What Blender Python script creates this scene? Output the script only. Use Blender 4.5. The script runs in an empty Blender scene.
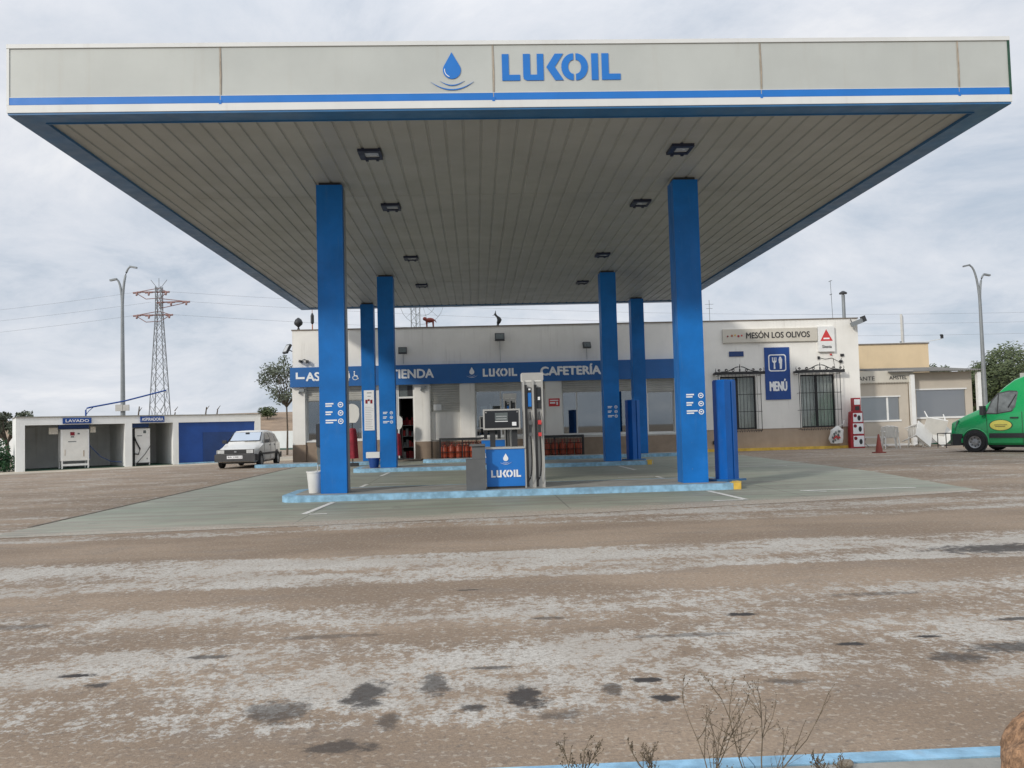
import bpy, bmesh, math, random
from mathutils import Vector, Matrix, noise
rad = math.radians
random.seed(7)
S = bpy.context.scene
C = S.collection

# ---------------------------------------------------------------- camera
cam = bpy.data.objects.new('camera', bpy.data.cameras.new('camera')); C.objects.link(cam)
cam.data.sensor_width = 36; cam.data.lens = 869.37/1024*36
cam.data.clip_start = .05; cam.data.clip_end = 2000
yaw, pitch, roll = 0.0419, 0.0474, -0.0267
fw = Vector((math.sin(yaw)*math.cos(pitch), math.cos(yaw)*math.cos(pitch), math.sin(pitch)))
r0 = Vector((math.cos(yaw), -math.sin(yaw), 0)); u0 = r0.cross(fw)
cr, sr = math.cos(roll), math.sin(roll)
rt = r0*cr + u0*sr; up = u0*cr - r0*sr
m = Matrix((rt, up, -fw)).transposed().to_4x4(); m.translation = (0, 0, 1.3)
cam.matrix_world = m
S.camera = cam

# ---------------------------------------------------------------- world and sun
SUN_EL, SUN_AZ = rad(26), rad(225)      # azimuth of the sun measured clockwise from +Y
w = bpy.data.worlds.new('World'); S.world = w; w.use_nodes = True
nt = w.node_tree; N = nt.nodes; Lk = nt.links; N.clear()
def nn(t, **k):
    n = N.new(t)
    for a, b in k.items(): setattr(n, a, b)
    return n
out = nn('ShaderNodeOutputWorld'); bg = nn('ShaderNodeBackground'); bg.inputs[1].default_value = .1
sky = nn('ShaderNodeTexSky', sky_type='NISHITA', sun_disc=False); sky.sun_elevation = SUN_EL; sky.sun_rotation = SUN_AZ
tc = nn('ShaderNodeTexCoord'); sx = nn('ShaderNodeSeparateXYZ'); Lk.new(tc.outputs['Generated'], sx.inputs[0])
zm = nn('ShaderNodeMath', operation='MAXIMUM'); Lk.new(sx.outputs[2], zm.inputs[0]); zm.inputs[1].default_value = 0
za = nn('ShaderNodeMath', operation='ADD'); Lk.new(zm.outputs[0], za.inputs[0]); za.inputs[1].default_value = .30
dx = nn('ShaderNodeMath', operation='DIVIDE'); Lk.new(sx.outputs[0], dx.inputs[0]); Lk.new(za.outputs[0], dx.inputs[1])
dy = nn('ShaderNodeMath', operation='DIVIDE'); Lk.new(sx.outputs[1], dy.inputs[0]); Lk.new(za.outputs[0], dy.inputs[1])
cv = nn('ShaderNodeCombineXYZ'); Lk.new(dx.outputs[0], cv.inputs[0]); Lk.new(dy.outputs[0], cv.inputs[1])
n1 = nn('ShaderNodeTexNoise'); n1.inputs['Scale'].default_value = 2.4; n1.inputs['Detail'].default_value = 9; n1.inputs['Roughness'].default_value = .64; n1.inputs['Distortion'].default_value = .35
n2 = nn('ShaderNodeTexNoise'); n2.inputs['Scale'].default_value = .8; n2.inputs['Detail'].default_value = 4
Lk.new(cv.outputs[0], n1.inputs['Vector']); Lk.new(cv.outputs[0], n2.inputs['Vector'])
mx = nn('ShaderNodeMath', operation='MULTIPLY_ADD'); Lk.new(n2.outputs[0], mx.inputs[0]); mx.inputs[1].default_value = .5; 
hf = nn('ShaderNodeMath', operation='MULTIPLY'); Lk.new(n1.outputs[0], hf.inputs[0]); hf.inputs[1].default_value = .5
Lk.new(hf.outputs[0], mx.inputs[2])
cr_ = nn('ShaderNodeValToRGB'); e = cr_.color_ramp.elements
e[0].position = .39; e[0].color = (.53, .60, .70, 1)
e[1].position = .61; e[1].color = (.90, .91, .94, 1)
k = cr_.color_ramp.elements.new(.46); k.color = (.66, .71, .79, 1)
k = cr_.color_ramp.elements.new(.54); k.color = (.77, .80, .86, 1)
Lk.new(mx.outputs[0], cr_.inputs[0])
# an overcast sky is brighter overhead than towards the horizon
zr = nn('ShaderNodeMapRange'); Lk.new(sx.outputs[2], zr.inputs[0]); zr.inputs[1].default_value = .38; zr.inputs[2].default_value = .95; zr.inputs[3].default_value = 9.9; zr.inputs[4].default_value = 16
vm = nn('ShaderNodeVectorMath', operation='SCALE'); Lk.new(cr_.outputs[0], vm.inputs[0]); Lk.new(zr.outputs[0], vm.inputs['Scale'])
cf = nn('ShaderNodeMapRange'); Lk.new(n1.outputs[0], cf.inputs[0]); cf.inputs[1].default_value = .3; cf.inputs[2].default_value = .5; cf.inputs[3].default_value = .86; cf.inputs[4].default_value = .97
mi = nn('ShaderNodeMix', data_type='RGBA'); Lk.new(cf.outputs[0], mi.inputs[0]); Lk.new(sky.outputs[0], mi.inputs[6]); Lk.new(vm.outputs[0], mi.inputs[7])
Lk.new(mi.outputs[2], bg.inputs[0]); Lk.new(bg.outputs[0], out.inputs[0])

sun = bpy.data.objects.new('sun', bpy.data.lights.new('sun', 'SUN')); C.objects.link(sun)
sun.data.energy = 2.1; sun.data.angle = rad(5); sun.data.color = (1, .95, .87)
sd = Vector((1, 1, -.69)).normalized()
sun.rotation_euler = sd.to_track_quat('-Z', 'Y').to_euler()
S.view_settings.view_transform = 'Standard'; S.view_settings.look = 'None'; S.view_settings.exposure = 0; S.view_settings.gamma = 1
S.view_settings.use_curve_mapping = False
S.render.resolution_x = 1024; S.render.resolution_y = 768

# ---------------------------------------------------------------- materials
def newmat(name):
    mt = bpy.data.materials.new(name); mt.use_nodes = True
    t = mt.node_tree; t.nodes.clear()
    o = t.nodes.new('ShaderNodeOutputMaterial'); p = t.nodes.new('ShaderNodeBsdfPrincipled')
    t.links.new(p.outputs[0], o.inputs[0]); return mt, t, p
def mth(t, op, a, b=None, c=None, clamp=False):
    n = t.nodes.new('ShaderNodeMath'); n.operation = op; n.use_clamp = clamp
    for i, x in enumerate((a, b, c)):
        if x is None: continue
        if isinstance(x, (int, float)): n.inputs[i].default_value = x
        else: t.links.new(x, n.inputs[i])
    return n.outputs[0]
def mixc(t, f, a, b, mode='MIX'):
    n = t.nodes.new('ShaderNodeMix'); n.data_type = 'RGBA'; n.blend_type = mode
    for i, x in ((0, f), (6, a), (7, b)):
        if isinstance(x, (int, float)): n.inputs[i].default_value = x
        elif isinstance(x, tuple): n.inputs[i].default_value = (*x, 1)
        else: t.links.new(x, n.inputs[i])
    return n.outputs[2]
def nz(t, vec, scale, detail=4, rough=.5, dist=0):
    n = t.nodes.new('ShaderNodeTexNoise'); n.inputs['Scale'].default_value = scale; n.inputs['Detail'].default_value = detail
    n.inputs['Roughness'].default_value = rough; n.inputs['Distortion'].default_value = dist
    t.links.new(vec, n.inputs['Vector']); return n.outputs[0]
def scl(t, vec, s):
    n = t.nodes.new('ShaderNodeVectorMath'); n.operation = 'MULTIPLY'; t.links.new(vec, n.inputs[0]); n.inputs[1].default_value = s; return n.outputs[0]
def pos(t): return t.nodes.new('ShaderNodeNewGeometry').outputs['Position']
def mr(t, v, a, b, c=0, d=1, smooth=True):
    n = t.nodes.new('ShaderNodeMapRange'); n.interpolation_type = 'SMOOTHSTEP' if smooth else 'LINEAR'
    t.links.new(v, n.inputs[0])
    for i, x in enumerate((a, b, c, d)): n.inputs[i+1].default_value = x
    return n.outputs[0]
def bump(t, p, h, strength=.3, dist=.02):
    b = t.nodes.new('ShaderNodeBump'); b.inputs['Strength'].default_value = strength; b.inputs['Distance'].default_value = dist
    t.links.new(h, b.inputs['Height']); t.links.new(b.outputs[0], p.inputs['Normal'])
def pm(name, col, rough=.6, var=.12, scale=2.5, metal=0, streak=0, dirt=(.25, .2, .15), bmp=0, bscale=40, spec=.5, coat=0):
    mt, t, p = newmat(name); P = pos(t)
    a = nz(t, P, scale, 6, .6)
    f = mr(t, a, .3, .7, 1-var, 1+var*.6)
    v = t.nodes.new('ShaderNodeVectorMath'); v.operation = 'SCALE'; v.inputs[0].default_value = col; t.links.new(f, v.inputs['Scale'])
    c = v.outputs[0]
    if streak:
        s = nz(t, scl(t, P, (7, 7, .5)), 1, 5, .6)
        s2 = nz(t, P, .9, 3)
        g = mth(t, 'MULTIPLY', mr(t, s, .5, .78), mr(t, s2, .35, .65), clamp=True)
        c = mixc(t, mth(t, 'MULTIPLY', g, streak), c, dirt)
    t.links.new(c, p.inputs['Base Color'])
    p.inputs['Roughness'].default_value = rough; p.inputs['Metallic'].default_value = metal
    p.inputs['Specular IOR Level'].default_value = spec; p.inputs['Coat Weight'].default_value = coat
    t.links.new(mr(t, nz(t, P, scale*3, 4), .3, .7, rough*.85, min(1, rough*1.15)), p.inputs['Roughness'])
    if bmp: bump(t, p, nz(t, P, bscale, 4), bmp, .01)
    return mt
M = {}
M['white_wall'] = pm('white_wall', (.83, .81, .76), .85, .06, .8, streak=.22, bmp=.25, bscale=60)
M['white_booth'] = pm('white_booth', (.82, .83, .81), .85, .06, .8, streak=.25, bmp=.25)
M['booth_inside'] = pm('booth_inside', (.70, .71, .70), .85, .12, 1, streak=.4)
M['white'] = pm('white_paint', (.78, .78, .76), .5, .06, 3, streak=.15)
M['bright_white'] = pm('white_vinyl', (.85, .86, .87), .45, .02, 3)
M['fascia'] = pm('fascia_panel', (.49, .51, .48), .45, .07, .7, streak=.20, dirt=(.36, .31, .24))
M['fascia_trim'] = pm('fascia_trim', (.70, .71, .69), .4, .05, 1, streak=.15)
M['joint'] = pm('joint_cover', (.40, .375, .32), .6, .25, 4)
M['rust'] = pm('rust_streak', (.40, .32, .24), .8, .3, 9)
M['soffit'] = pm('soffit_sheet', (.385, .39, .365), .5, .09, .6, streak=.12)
def scuffed(name, col, rough):
    mt, t, p = newmat(name); P = pos(t)
    a = nz(t, P, 1.1, 5, .6); b = nz(t, scl(t, P, (9, 9, 1.2)), 1, 6, .7); c = nz(t, P, 26, 5, .7)
    v = t.nodes.new('ShaderNodeVectorMath'); v.operation = 'SCALE'; v.inputs[0].default_value = col; t.links.new(mr(t, a, .3, .7, .82, 1.12), v.inputs['Scale'])
    k = mixc(t, mr(t, b, .56, .74, 0, .22), v.outputs[0], (.10, .22, .42))
    k = mixc(t, mr(t, c, .68, .72, 0, .5), k, (.25, .33, .42))
    t.links.new(k, p.inputs['Base Color']); t.links.new(mr(t, b, .3, .7, rough*.75, rough*1.25), p.inputs['Roughness']); p.inputs['Specular IOR Level'].default_value = .35
    bump(t, p, a, .25, .02); return mt
M['blue'] = scuffed('blue_column_paint', (.003, .158, .52), .5)
M['totem_blue'] = scuffed('totem_paint', (.003, .105, .40), .4)
M['old_blue'] = pm('blue_paint', (.003, .175, .56), .55, .12, 1.2, streak=.16, dirt=(.05, .12, .25), spec=.3)
M['logo_blue'] = pm('logo_blue', (.010, .17, .56), .45, .05, 2)
M['band_blue'] = pm('band_blue', (.015, .125, .38), .45, .08, 1)
M['navy'] = pm('navy_trim', (.035, .15, .33), .4, .15, 1.5, streak=.2, dirt=(.12, .1, .1))
M['lamp_navy'] = pm('lamp_navy', (.012, .018, .045), .5, .1, 3)
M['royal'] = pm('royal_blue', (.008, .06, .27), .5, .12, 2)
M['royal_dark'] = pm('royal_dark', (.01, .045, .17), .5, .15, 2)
M['kerb_blue'] = pm('kerb_blue', (.26, .46, .62), .8, .3, 6, streak=.35, dirt=(.34, .34, .32), bmp=.5)
M['kerb_yellow'] = pm('kerb_yellow', (.72, .47, .08), .75, .2, 5, bmp=.4)
M['concrete'] = pm('concrete', (.30, .29, .26), .9, .2, 2.5, bmp=.5)
M['apron'] = pm('apron_concrete', (.50, .44, .35), .9, .22, .8, bmp=.4)
M['step'] = pm('dark_step', (.17, .14, .11), .8, .2, 3)
M['plinth'] = pm('plinth_tile', (.30, .225, .165), .7, .15, 2.5, streak=.2)
M['plinth_tan'] = pm('plinth_tan', (.44, .34, .25), .75, .1, 1.5, streak=.25)
M['cap'] = pm('parapet_cap', (.2, .17, .14), .8, .2, 3)
M['shutter'] = pm('shutter', (.46, .45, .41), .55, .08, 2, streak=.25)
M['frame'] = pm('window_frame', (.62, .62, .6), .45, .05, 2)
M['grey'] = pm('grey_metal', (.26, .28, .29), .45, .1, 3, metal=.4)
M['pole'] = pm('galvanised_pole', (.24, .26, .27), .5, .1, 3, metal=.3)
M['silver'] = pm('silver_panel', (.50, .49, .46), .35, .06, 4, metal=.35)
M['dark'] = pm('dark_plastic', (.03, .032, .035), .5, .2, 4)
M['iron'] = pm('wrought_iron', (.018, .018, .02), .55, .2, 5)
M['bin'] = pm('bin_plastic', (.115, .118, .12), .55, .12, 3, streak=.3, dirt=(.2, .17, .13))
M['screen'] = pm('screen_black', (.015, .017, .02), .12, .1, 3)
M['lcd'] = pm('lcd_grey', (.12, .14, .14), .3, .1, 3)
M['lens'] = pm('lamp_lens', (.45, .47, .48), .25, .05, 3)
M['rubber'] = pm('rubber', (.02, .02, .021), .8, .15, 6)
M['orange'] = pm('orange_bottle', (.34, .055, .02), .5, .25, 4)
M['red'] = pm('red_print', (.36, .02, .03), .45, .1, 6)
M['sign_red'] = pm('sign_red', (.60, .045, .045), .5, .08, 4)
M['maroon'] = pm('maroon_cloth', (.26, .012, .028), .75, .3, 7)
M['cone'] = pm('cone_plastic', (.26, .05, .035), .6, .15, 5)
M['black_ink'] = pm('black_ink', (.03, .028, .03), .6, .05, 3)
M['cream'] = pm('cream_wall', (.70, .555, .36), .85, .07, 1, streak=.2)
M['sign_cream'] = pm('sign_cream', (.58, .545, .47), .6, .05, 2, streak=.12)
M['canvas'] = pm('canvas_wall', (.53, .475, .40), .75, .06, 1.2, streak=.15)
M['roof_grey'] = pm('roof_sheet', (.17, .165, .155), .7, .2, 3)
M['stone'] = pm('stone', (.22, .19, .15), .9, .4, 12, bmp=.8, bscale=50)
M['boulder'] = pm('boulder', (.33, .19, .105), .95, .55, 38, bmp=1, bscale=90)
M['terracotta'] = pm('terracotta', (.42, .16, .08), .8, .3, 8)
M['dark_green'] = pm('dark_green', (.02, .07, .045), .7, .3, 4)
M['paint_line'] = pm('paint_line', (.74, .73, .69), .8, .25, 14)
M['car_white'] = pm('car_white', (.70, .69, .65), .35, .02, .4, coat=.3)
M['car_trim'] = pm('car_trim', (.06, .06, .062), .6, .15, 5)
M['van_green'] = pm('van_green', (.008, .33, .10), .3, .05, 1, coat=.6)
M['van_black'] = pm('van_black', (.03, .032, .035), .6, .15, 4)
M['yellow_decal'] = pm('yellow_decal', (.68, .62, .13), .5, .1, 5)
M['headlight'] = pm('headlight', (.62, .63, .62), .1, .1, 8, spec=.8)
M['hub'] = pm('wheel_hub', (.35, .36, .37), .35, .15, 6, metal=.6)
M['plastic_white'] = pm('plastic_white', (.74, .73, .69), .45, .06, 4)
M['bark'] = pm('bark', (.10, .08, .06), .95, .3, 9, bmp=.6)
M['dry'] = pm('dry_stalk', (.13, .10, .065), .9, .3, 20)
M['field'] = pm('dry_field', (.30, .215, .145), .95, .3, .6, bmp=.4)
M['tower_red'] = pm('tower_red', (.27, .16, .145), .6, .2, 3)
M['curtain'] = pm('curtain', (.66, .66, .60), .9, .1, 3)
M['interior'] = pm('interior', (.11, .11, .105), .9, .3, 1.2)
M['cardboard'] = pm('cardboard', (.28, .17, .09), .85, .2, 6)
def leafmat(name, a, b, c):
    mt, t, p = newmat(name); P = pos(t)
    r = t.nodes.new('ShaderNodeValToRGB'); e = r.color_ramp.elements
    e[0].position = .36; e[0].color = (*a, 1); e[1].position = .62; e[1].color = (*b, 1)
    k = e.new(.76); k.color = (*c, 1)
    t.links.new(nz(t, P, 3.5, 3, .8), r.inputs[0]); t.links.new(r.outputs[0], p.inputs['Base Color'])
    p.inputs['Roughness'].default_value = .65
    p.inputs['Subsurface Weight'].default_value = 0
    return mt
M['olive_leaf'] = leafmat('olive_leaf', (.07, .085, .055), (.14, .16, .11), (.22, .24, .19))
M['leaf'] = leafmat('leaf', (.035, .055, .018), (.09, .115, .04), (.20, .15, .06))
M['hedge_leaf'] = leafmat('hedge_leaf', (.012, .05, .018), (.03, .10, .035), (.06, .15, .05))

def glass(name, tint, gl=.3, rough=.02, lwf=.6):
    mt = bpy.data.materials.new(name); mt.use_nodes = True; t = mt.node_tree; t.nodes.clear()
    o = t.nodes.new('ShaderNodeOutputMaterial'); mx = t.nodes.new('ShaderNodeMixShader')
    tr = t.nodes.new('ShaderNodeBsdfTransparent'); tr.inputs[0].default_value = (*tint, 1)
    g = t.nodes.new('ShaderNodeBsdfGlossy'); g.inputs['Roughness'].default_value = rough; g.inputs[0].default_value = (.9, .95, 1, 1)
    lw = t.nodes.new('ShaderNodeLayerWeight'); lw.inputs[0].default_value = .35
    f = mth(t, 'MULTIPLY_ADD', lw.outputs[1], lwf, gl, clamp=True)
    t.links.new(f, mx.inputs[0]); t.links.new(tr.outputs[0], mx.inputs[1]); t.links.new(g.outputs[0], mx.inputs[2]); t.links.new(mx.outputs[0], o.inputs[0])
    return mt
M['glass'] = glass('window_glass', (.66, .70, .70), .15)
M['van_pane'] = pm('van_pane', (.16, .175, .18), .08, .5, 2.5)
M['quiet_glass'] = glass('restaurant_glass', (.86, .88, .88), .03, .06, .15)
M['car_glass'] = glass('car_glass', (.25, .3, .3), .35)
M['windshield'] = glass('windshield_glass', (.3, .36, .38), .5)
M['tarp_glass'] = glass('clear_pvc', (.66, .67, .68), .30, .4, .3)

# asphalt ground: worn pale aggregate bands, oil stains
def ground_mat():
    mt, t, p = newmat('asphalt_ground'); P = pos(t)
    s = t.nodes.new('ShaderNodeSeparateXYZ'); t.links.new(P, s.inputs[0])
    big = nz(t, scl(t, P, (.35, .8, 1)), 1, 4, .55)
    fine = nz(t, P, 55, 3, .7); fine2 = nz(t, P, 190, 2, .7)
    base = mixc(t, mr(t, big, .35, .65), (.245, .182, .128), (.345, .262, .188))
    base = mixc(t, mr(t, nz(t, scl(t, P, (.8, 2.2, 1)), 1.6, 5, .6), .48, .72, 0, .5), base, (.24, .20, .165))
    base = mixc(t, mr(t, fine, .38, .62, .0, .34), base, (.13, .10, .08))
    base = mixc(t, mr(t, nz(t, P, 28, 2, .6), .56, .66, 0, .45), base, (.47, .42, .35))
    base = mixc(t, mr(t, nz(t, P, 17, 4, .75), .55, .66, 0, .5), base, (.12, .10, .085))
    base = mixc(t, mr(t, fine2, .55, .8, 0, .45), base, (.44, .37, .30))
    # wear bands across the road (functions of Y only in the near field)
    wob = nz(t, scl(t, P, (.22, .5, 1)), 1, 3, .5)
    yy = mth(t, 'ADD', s.outputs[1], mth(t, 'MULTIPLY_ADD', wob, 1.1, -.55))
    yy = mth(t, 'ADD', yy, mth(t, 'MULTIPLY', s.outputs[0], -.03))
    r = t.nodes.new('ShaderNodeValToRGB'); el = r.color_ramp.elements
    stops = [(3.0, 0), (3.7, .0), (3.95, .50), (4.6, .66), (5.3, .62), (5.6, .44), (5.85, .46), (6.1, .60), (6.6, .58), (6.9, .2), (7.35, .15), (7.6, .72), (8.1, .60), (8.5, .78), (9.1, .62), (9.35, .03), (11.1, .02), (11.4, .60), (11.9, .45), (12.3, .7), (12.9, .50), (13.3, .44), (40, .44)]
    for i, (y, v) in enumerate(stops):
        q = min(1, (y-3)/13)
        if i == 0: en = el[0]; en.position = q
        elif i == len(stops)-1: en = sorted(el, key=lambda a: a.position)[-1]; en.position = 1
        else: en = el.new(q)
        en.color = (v, v, v, 1)
    t.links.new(mth(t, 'DIVIDE', mth(t, 'SUBTRACT', yy, 3), 13), r.inputs[0])
    wv = r.outputs[0]
    patch = nz(t, scl(t, P, (.55, 1.2, 1)), 1.3, 3, .55)
    grain = mth(t, 'MULTIPLY_ADD', nz(t, P, 24, 3, .75), .5, mth(t, 'MULTIPLY', nz(t, scl(t, P, (1, .6, 1)), 9, 3, .7), .5))
    streak = nz(t, scl(t, P, (.5, 5.5, 1)), 1, 5, .62)
    g = mth(t, 'ADD', mth(t, 'MULTIPLY', patch, .45), mth(t, 'ADD', mth(t, 'MULTIPLY', grain, 1.0), mth(t, 'MULTIPLY', streak, .22)))
    # g ~ .835 mean ; wear when g > 1-w scaled
    th = mth(t, 'MULTIPLY_ADD', wv, -.42, 1.065)
    d = mth(t, 'SUBTRACT', g, th)
    d = mth(t, 'ADD', d, mth(t, 'MULTIPLY_ADD', fine, .30, -.15))
    wear = mr(t, d, -.02, .06, 0, .86)
    wear = mth(t, 'MULTIPLY', wear, mr(t, wv, .0, .1))
    pale = mixc(t, mr(t, fine, .35, .7), (.58, .56, .515), (.39, .365, .325))
    pale = mixc(t, mr(t, nz(t, P, 26, 3, .75), .50, .60, 0, .55), pale, (.22, .185, .15))
    pale = mixc(t, mr(t, nz(t, P, 1.1, 4, .6), .42, .62, 0, .45), pale, (.33, .29, .245))
    col = mixc(t, wear, base, pale)
    # oil and tyre stains
    dist = mth(t, 'MULTIPLY_ADD', nz(t, P, 8, 6, .75), 3.4, -1.7)
    stains = [(.20, 3.72+.5, .10, .17, .75), (-.58, 4.36, .11, .22, .7), (-.25, 4.5, .08, .2, .6), (-.95, 4.15, .16, .16, .55), (-.6, 3.65, .14, .08, .6), (.85, 4.12, .07, .05, .95),
              (.82, 4.42, .09, .04, .9), (1.75, 5.8, .11, .05, .9), (3.05, 4.75, .4, .12, .65), (2.55, 4.6, .16, .10, .6), (5.0, 8.2, .7, .28, .7), (-.05, 4.1, .06, .06, .7),
              (.45, 5.9, .14, .05, .5), (.62, 4.3, .06, .1, .55), (2.1, 4.95, .1, .04, .8), (2.62, 5.05, .09, .03, .9), (.05, 4.75, .12, .04, .6), (-.42, 3.95, .05, .12, .5), (.33, 3.95, .12, .06, .45), (1.25, 5.3, .3, .05, .45), (-2.6, 4.35, .2, .06, .5), (-.95, 5.6, .3, .06, .4), (1.5, 4.3, .12, .05, .5), (2.9, 6.3, .35, .06, .45), (-3.2, 6.2, .3, .08, .4), (-1.6, 5.2, .12, .05, .6), (-2.2, 4.9, .1, .04, .8), (-2.0, 4.7, .07, .05, .7), (3.4, 5.4, .2, .05, .7), (-.1, 7.0, .1, .03, .6)]
    tot = None
    for (cx, cy, rx, ry, a) in stains:
        ex = mth(t, 'DIVIDE', mth(t, 'SUBTRACT', s.outputs[0], cx), rx); ey = mth(t, 'DIVIDE', mth(t, 'SUBTRACT', s.outputs[1], cy), ry)
        q = mth(t, 'SQRT', mth(t, 'ADD', mth(t, 'MULTIPLY', ex, ex), mth(t, 'MULTIPLY', ey, ey)))
        v = mr(t, mth(t, 'ADD', q, dist), .55, 1.25, a, 0)
        tot = v if tot is None else mth(t, 'MAXIMUM', tot, v)
    sp = mr(t, nz(t, scl(t, P, (1, 1.5, 1)), 2.6, 5, .68), .67, .74, 0, .7)
    sp = mth(t, 'MULTIPLY', sp, mr(t, s.outputs[1], 7, 9, 1, .2))
    tot = mth(t, 'MAXIMUM', tot, sp)
    tot = mth(t, 'MULTIPLY', tot, 1.25, clamp=True)
    col = mixc(t, tot, col, (.045, .04, .038))
    # sparse cracks
    vo = t.nodes.new('ShaderNodeTexVoronoi'); vo.feature = 'DISTANCE_TO_EDGE'; vo.inputs['Scale'].default_value = .22
    wv2 = t.nodes.new('ShaderNodeVectorMath'); wv2.operation = 'ADD'; t.links.new(P, wv2.inputs[0])
    nv = t.nodes.new('ShaderNodeTexNoise'); nv.inputs['Scale'].default_value = 1.5; nv.inputs['Detail'].default_value = 6; t.links.new(P, nv.inputs['Vector'])
    t.links.new(nv.outputs[1], wv2.inputs[1]); t.links.new(wv2.outputs[0], vo.inputs['Vector'])
    col = mixc(t, mr(t, vo.outputs[0], .0, .0022, .3, 0), col, (.09, .075, .065))
    t.links.new(col, p.inputs['Base Color']); p.inputs['Roughness'].default_value = .9; p.inputs['Specular IOR Level'].default_value = .3
    bump(t, p, mth(t, 'ADD', fine, mth(t, 'MULTIPLY', grain, .6)), .5, .012)
    return mt
M['asphalt'] = ground_mat()
def slab_mat():
    mt, t, p = newmat('forecourt_concrete'); P = pos(t)
    s = t.nodes.new('ShaderNodeSeparateXYZ'); t.links.new(P, s.inputs[0])
    a = nz(t, P, .6, 5, .6); b = nz(t, scl(t, P, (.4, 3.0, 1)), 1, 5, .6); c = nz(t, P, 70, 3, .7)
    col = mixc(t, mr(t, a, .35, .65), (.28, .31, .235), (.37, .385, .30))
    col = mixc(t, mr(t, b, .42, .62, 0, .7), col, (.25, .225, .185))
    col = mixc(t, mr(t, nz(t, P, 1.7, 5, .7), .58, .72, 0, .5), col, (.11, .105, .095))
    col = mixc(t, mr(t, c, .3, .7, 0, .25), col, (.14, .14, .12))
    # worn front edge where tyres leave pale streaks
    edge = mth(t, 'SUBTRACT', 14.6, s.outputs[1])
    e2 = mth(t, 'MULTIPLY', mr(t, edge, 0, 2.2), mr(t, nz(t, scl(t, P, (.7, 6, 1)), 1.4, 6, .7), .45, .62, 0, .8))
    col = mixc(t, e2, col, (.38, .31, .25))
    # slab joints
    for ax, per, off in ((0, 4.0, 2.6), (1, 4.2, 1.2)):
        q = mth(t, 'PINGPONG', mth(t, 'ADD', s.outputs[ax], off+100), per/2)
        col = mixc(t, mr(t, q, 0, .022, .6, 0), col, (.07, .07, .06))
    ln = mth(t, 'SUBTRACT', s.outputs[1], mth(t, 'MULTIPLY_ADD', s.outputs[0], .18, 12.85))
    ln = mth(t, 'ADD', ln, mth(t, 'MULTIPLY_ADD', nz(t, scl(t, P, (.8, 3, 1)), 1.5, 7, .75), -2.6, 1.3))
    fb = mixc(t, mr(t, nz(t, P, 26, 4, .75), .46, .58), (.36, .28, .21), (.50, .47, .41))
    col = mixc(t, mr(t, ln, -.15, .45, .92, 0), col, fb)
    t.links.new(col, p.inputs['Base Color']); p.inputs['Roughness'].default_value = .62
    bump(t, p, c, .25, .008)
    return mt
M['slab'] = slab_mat()

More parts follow.
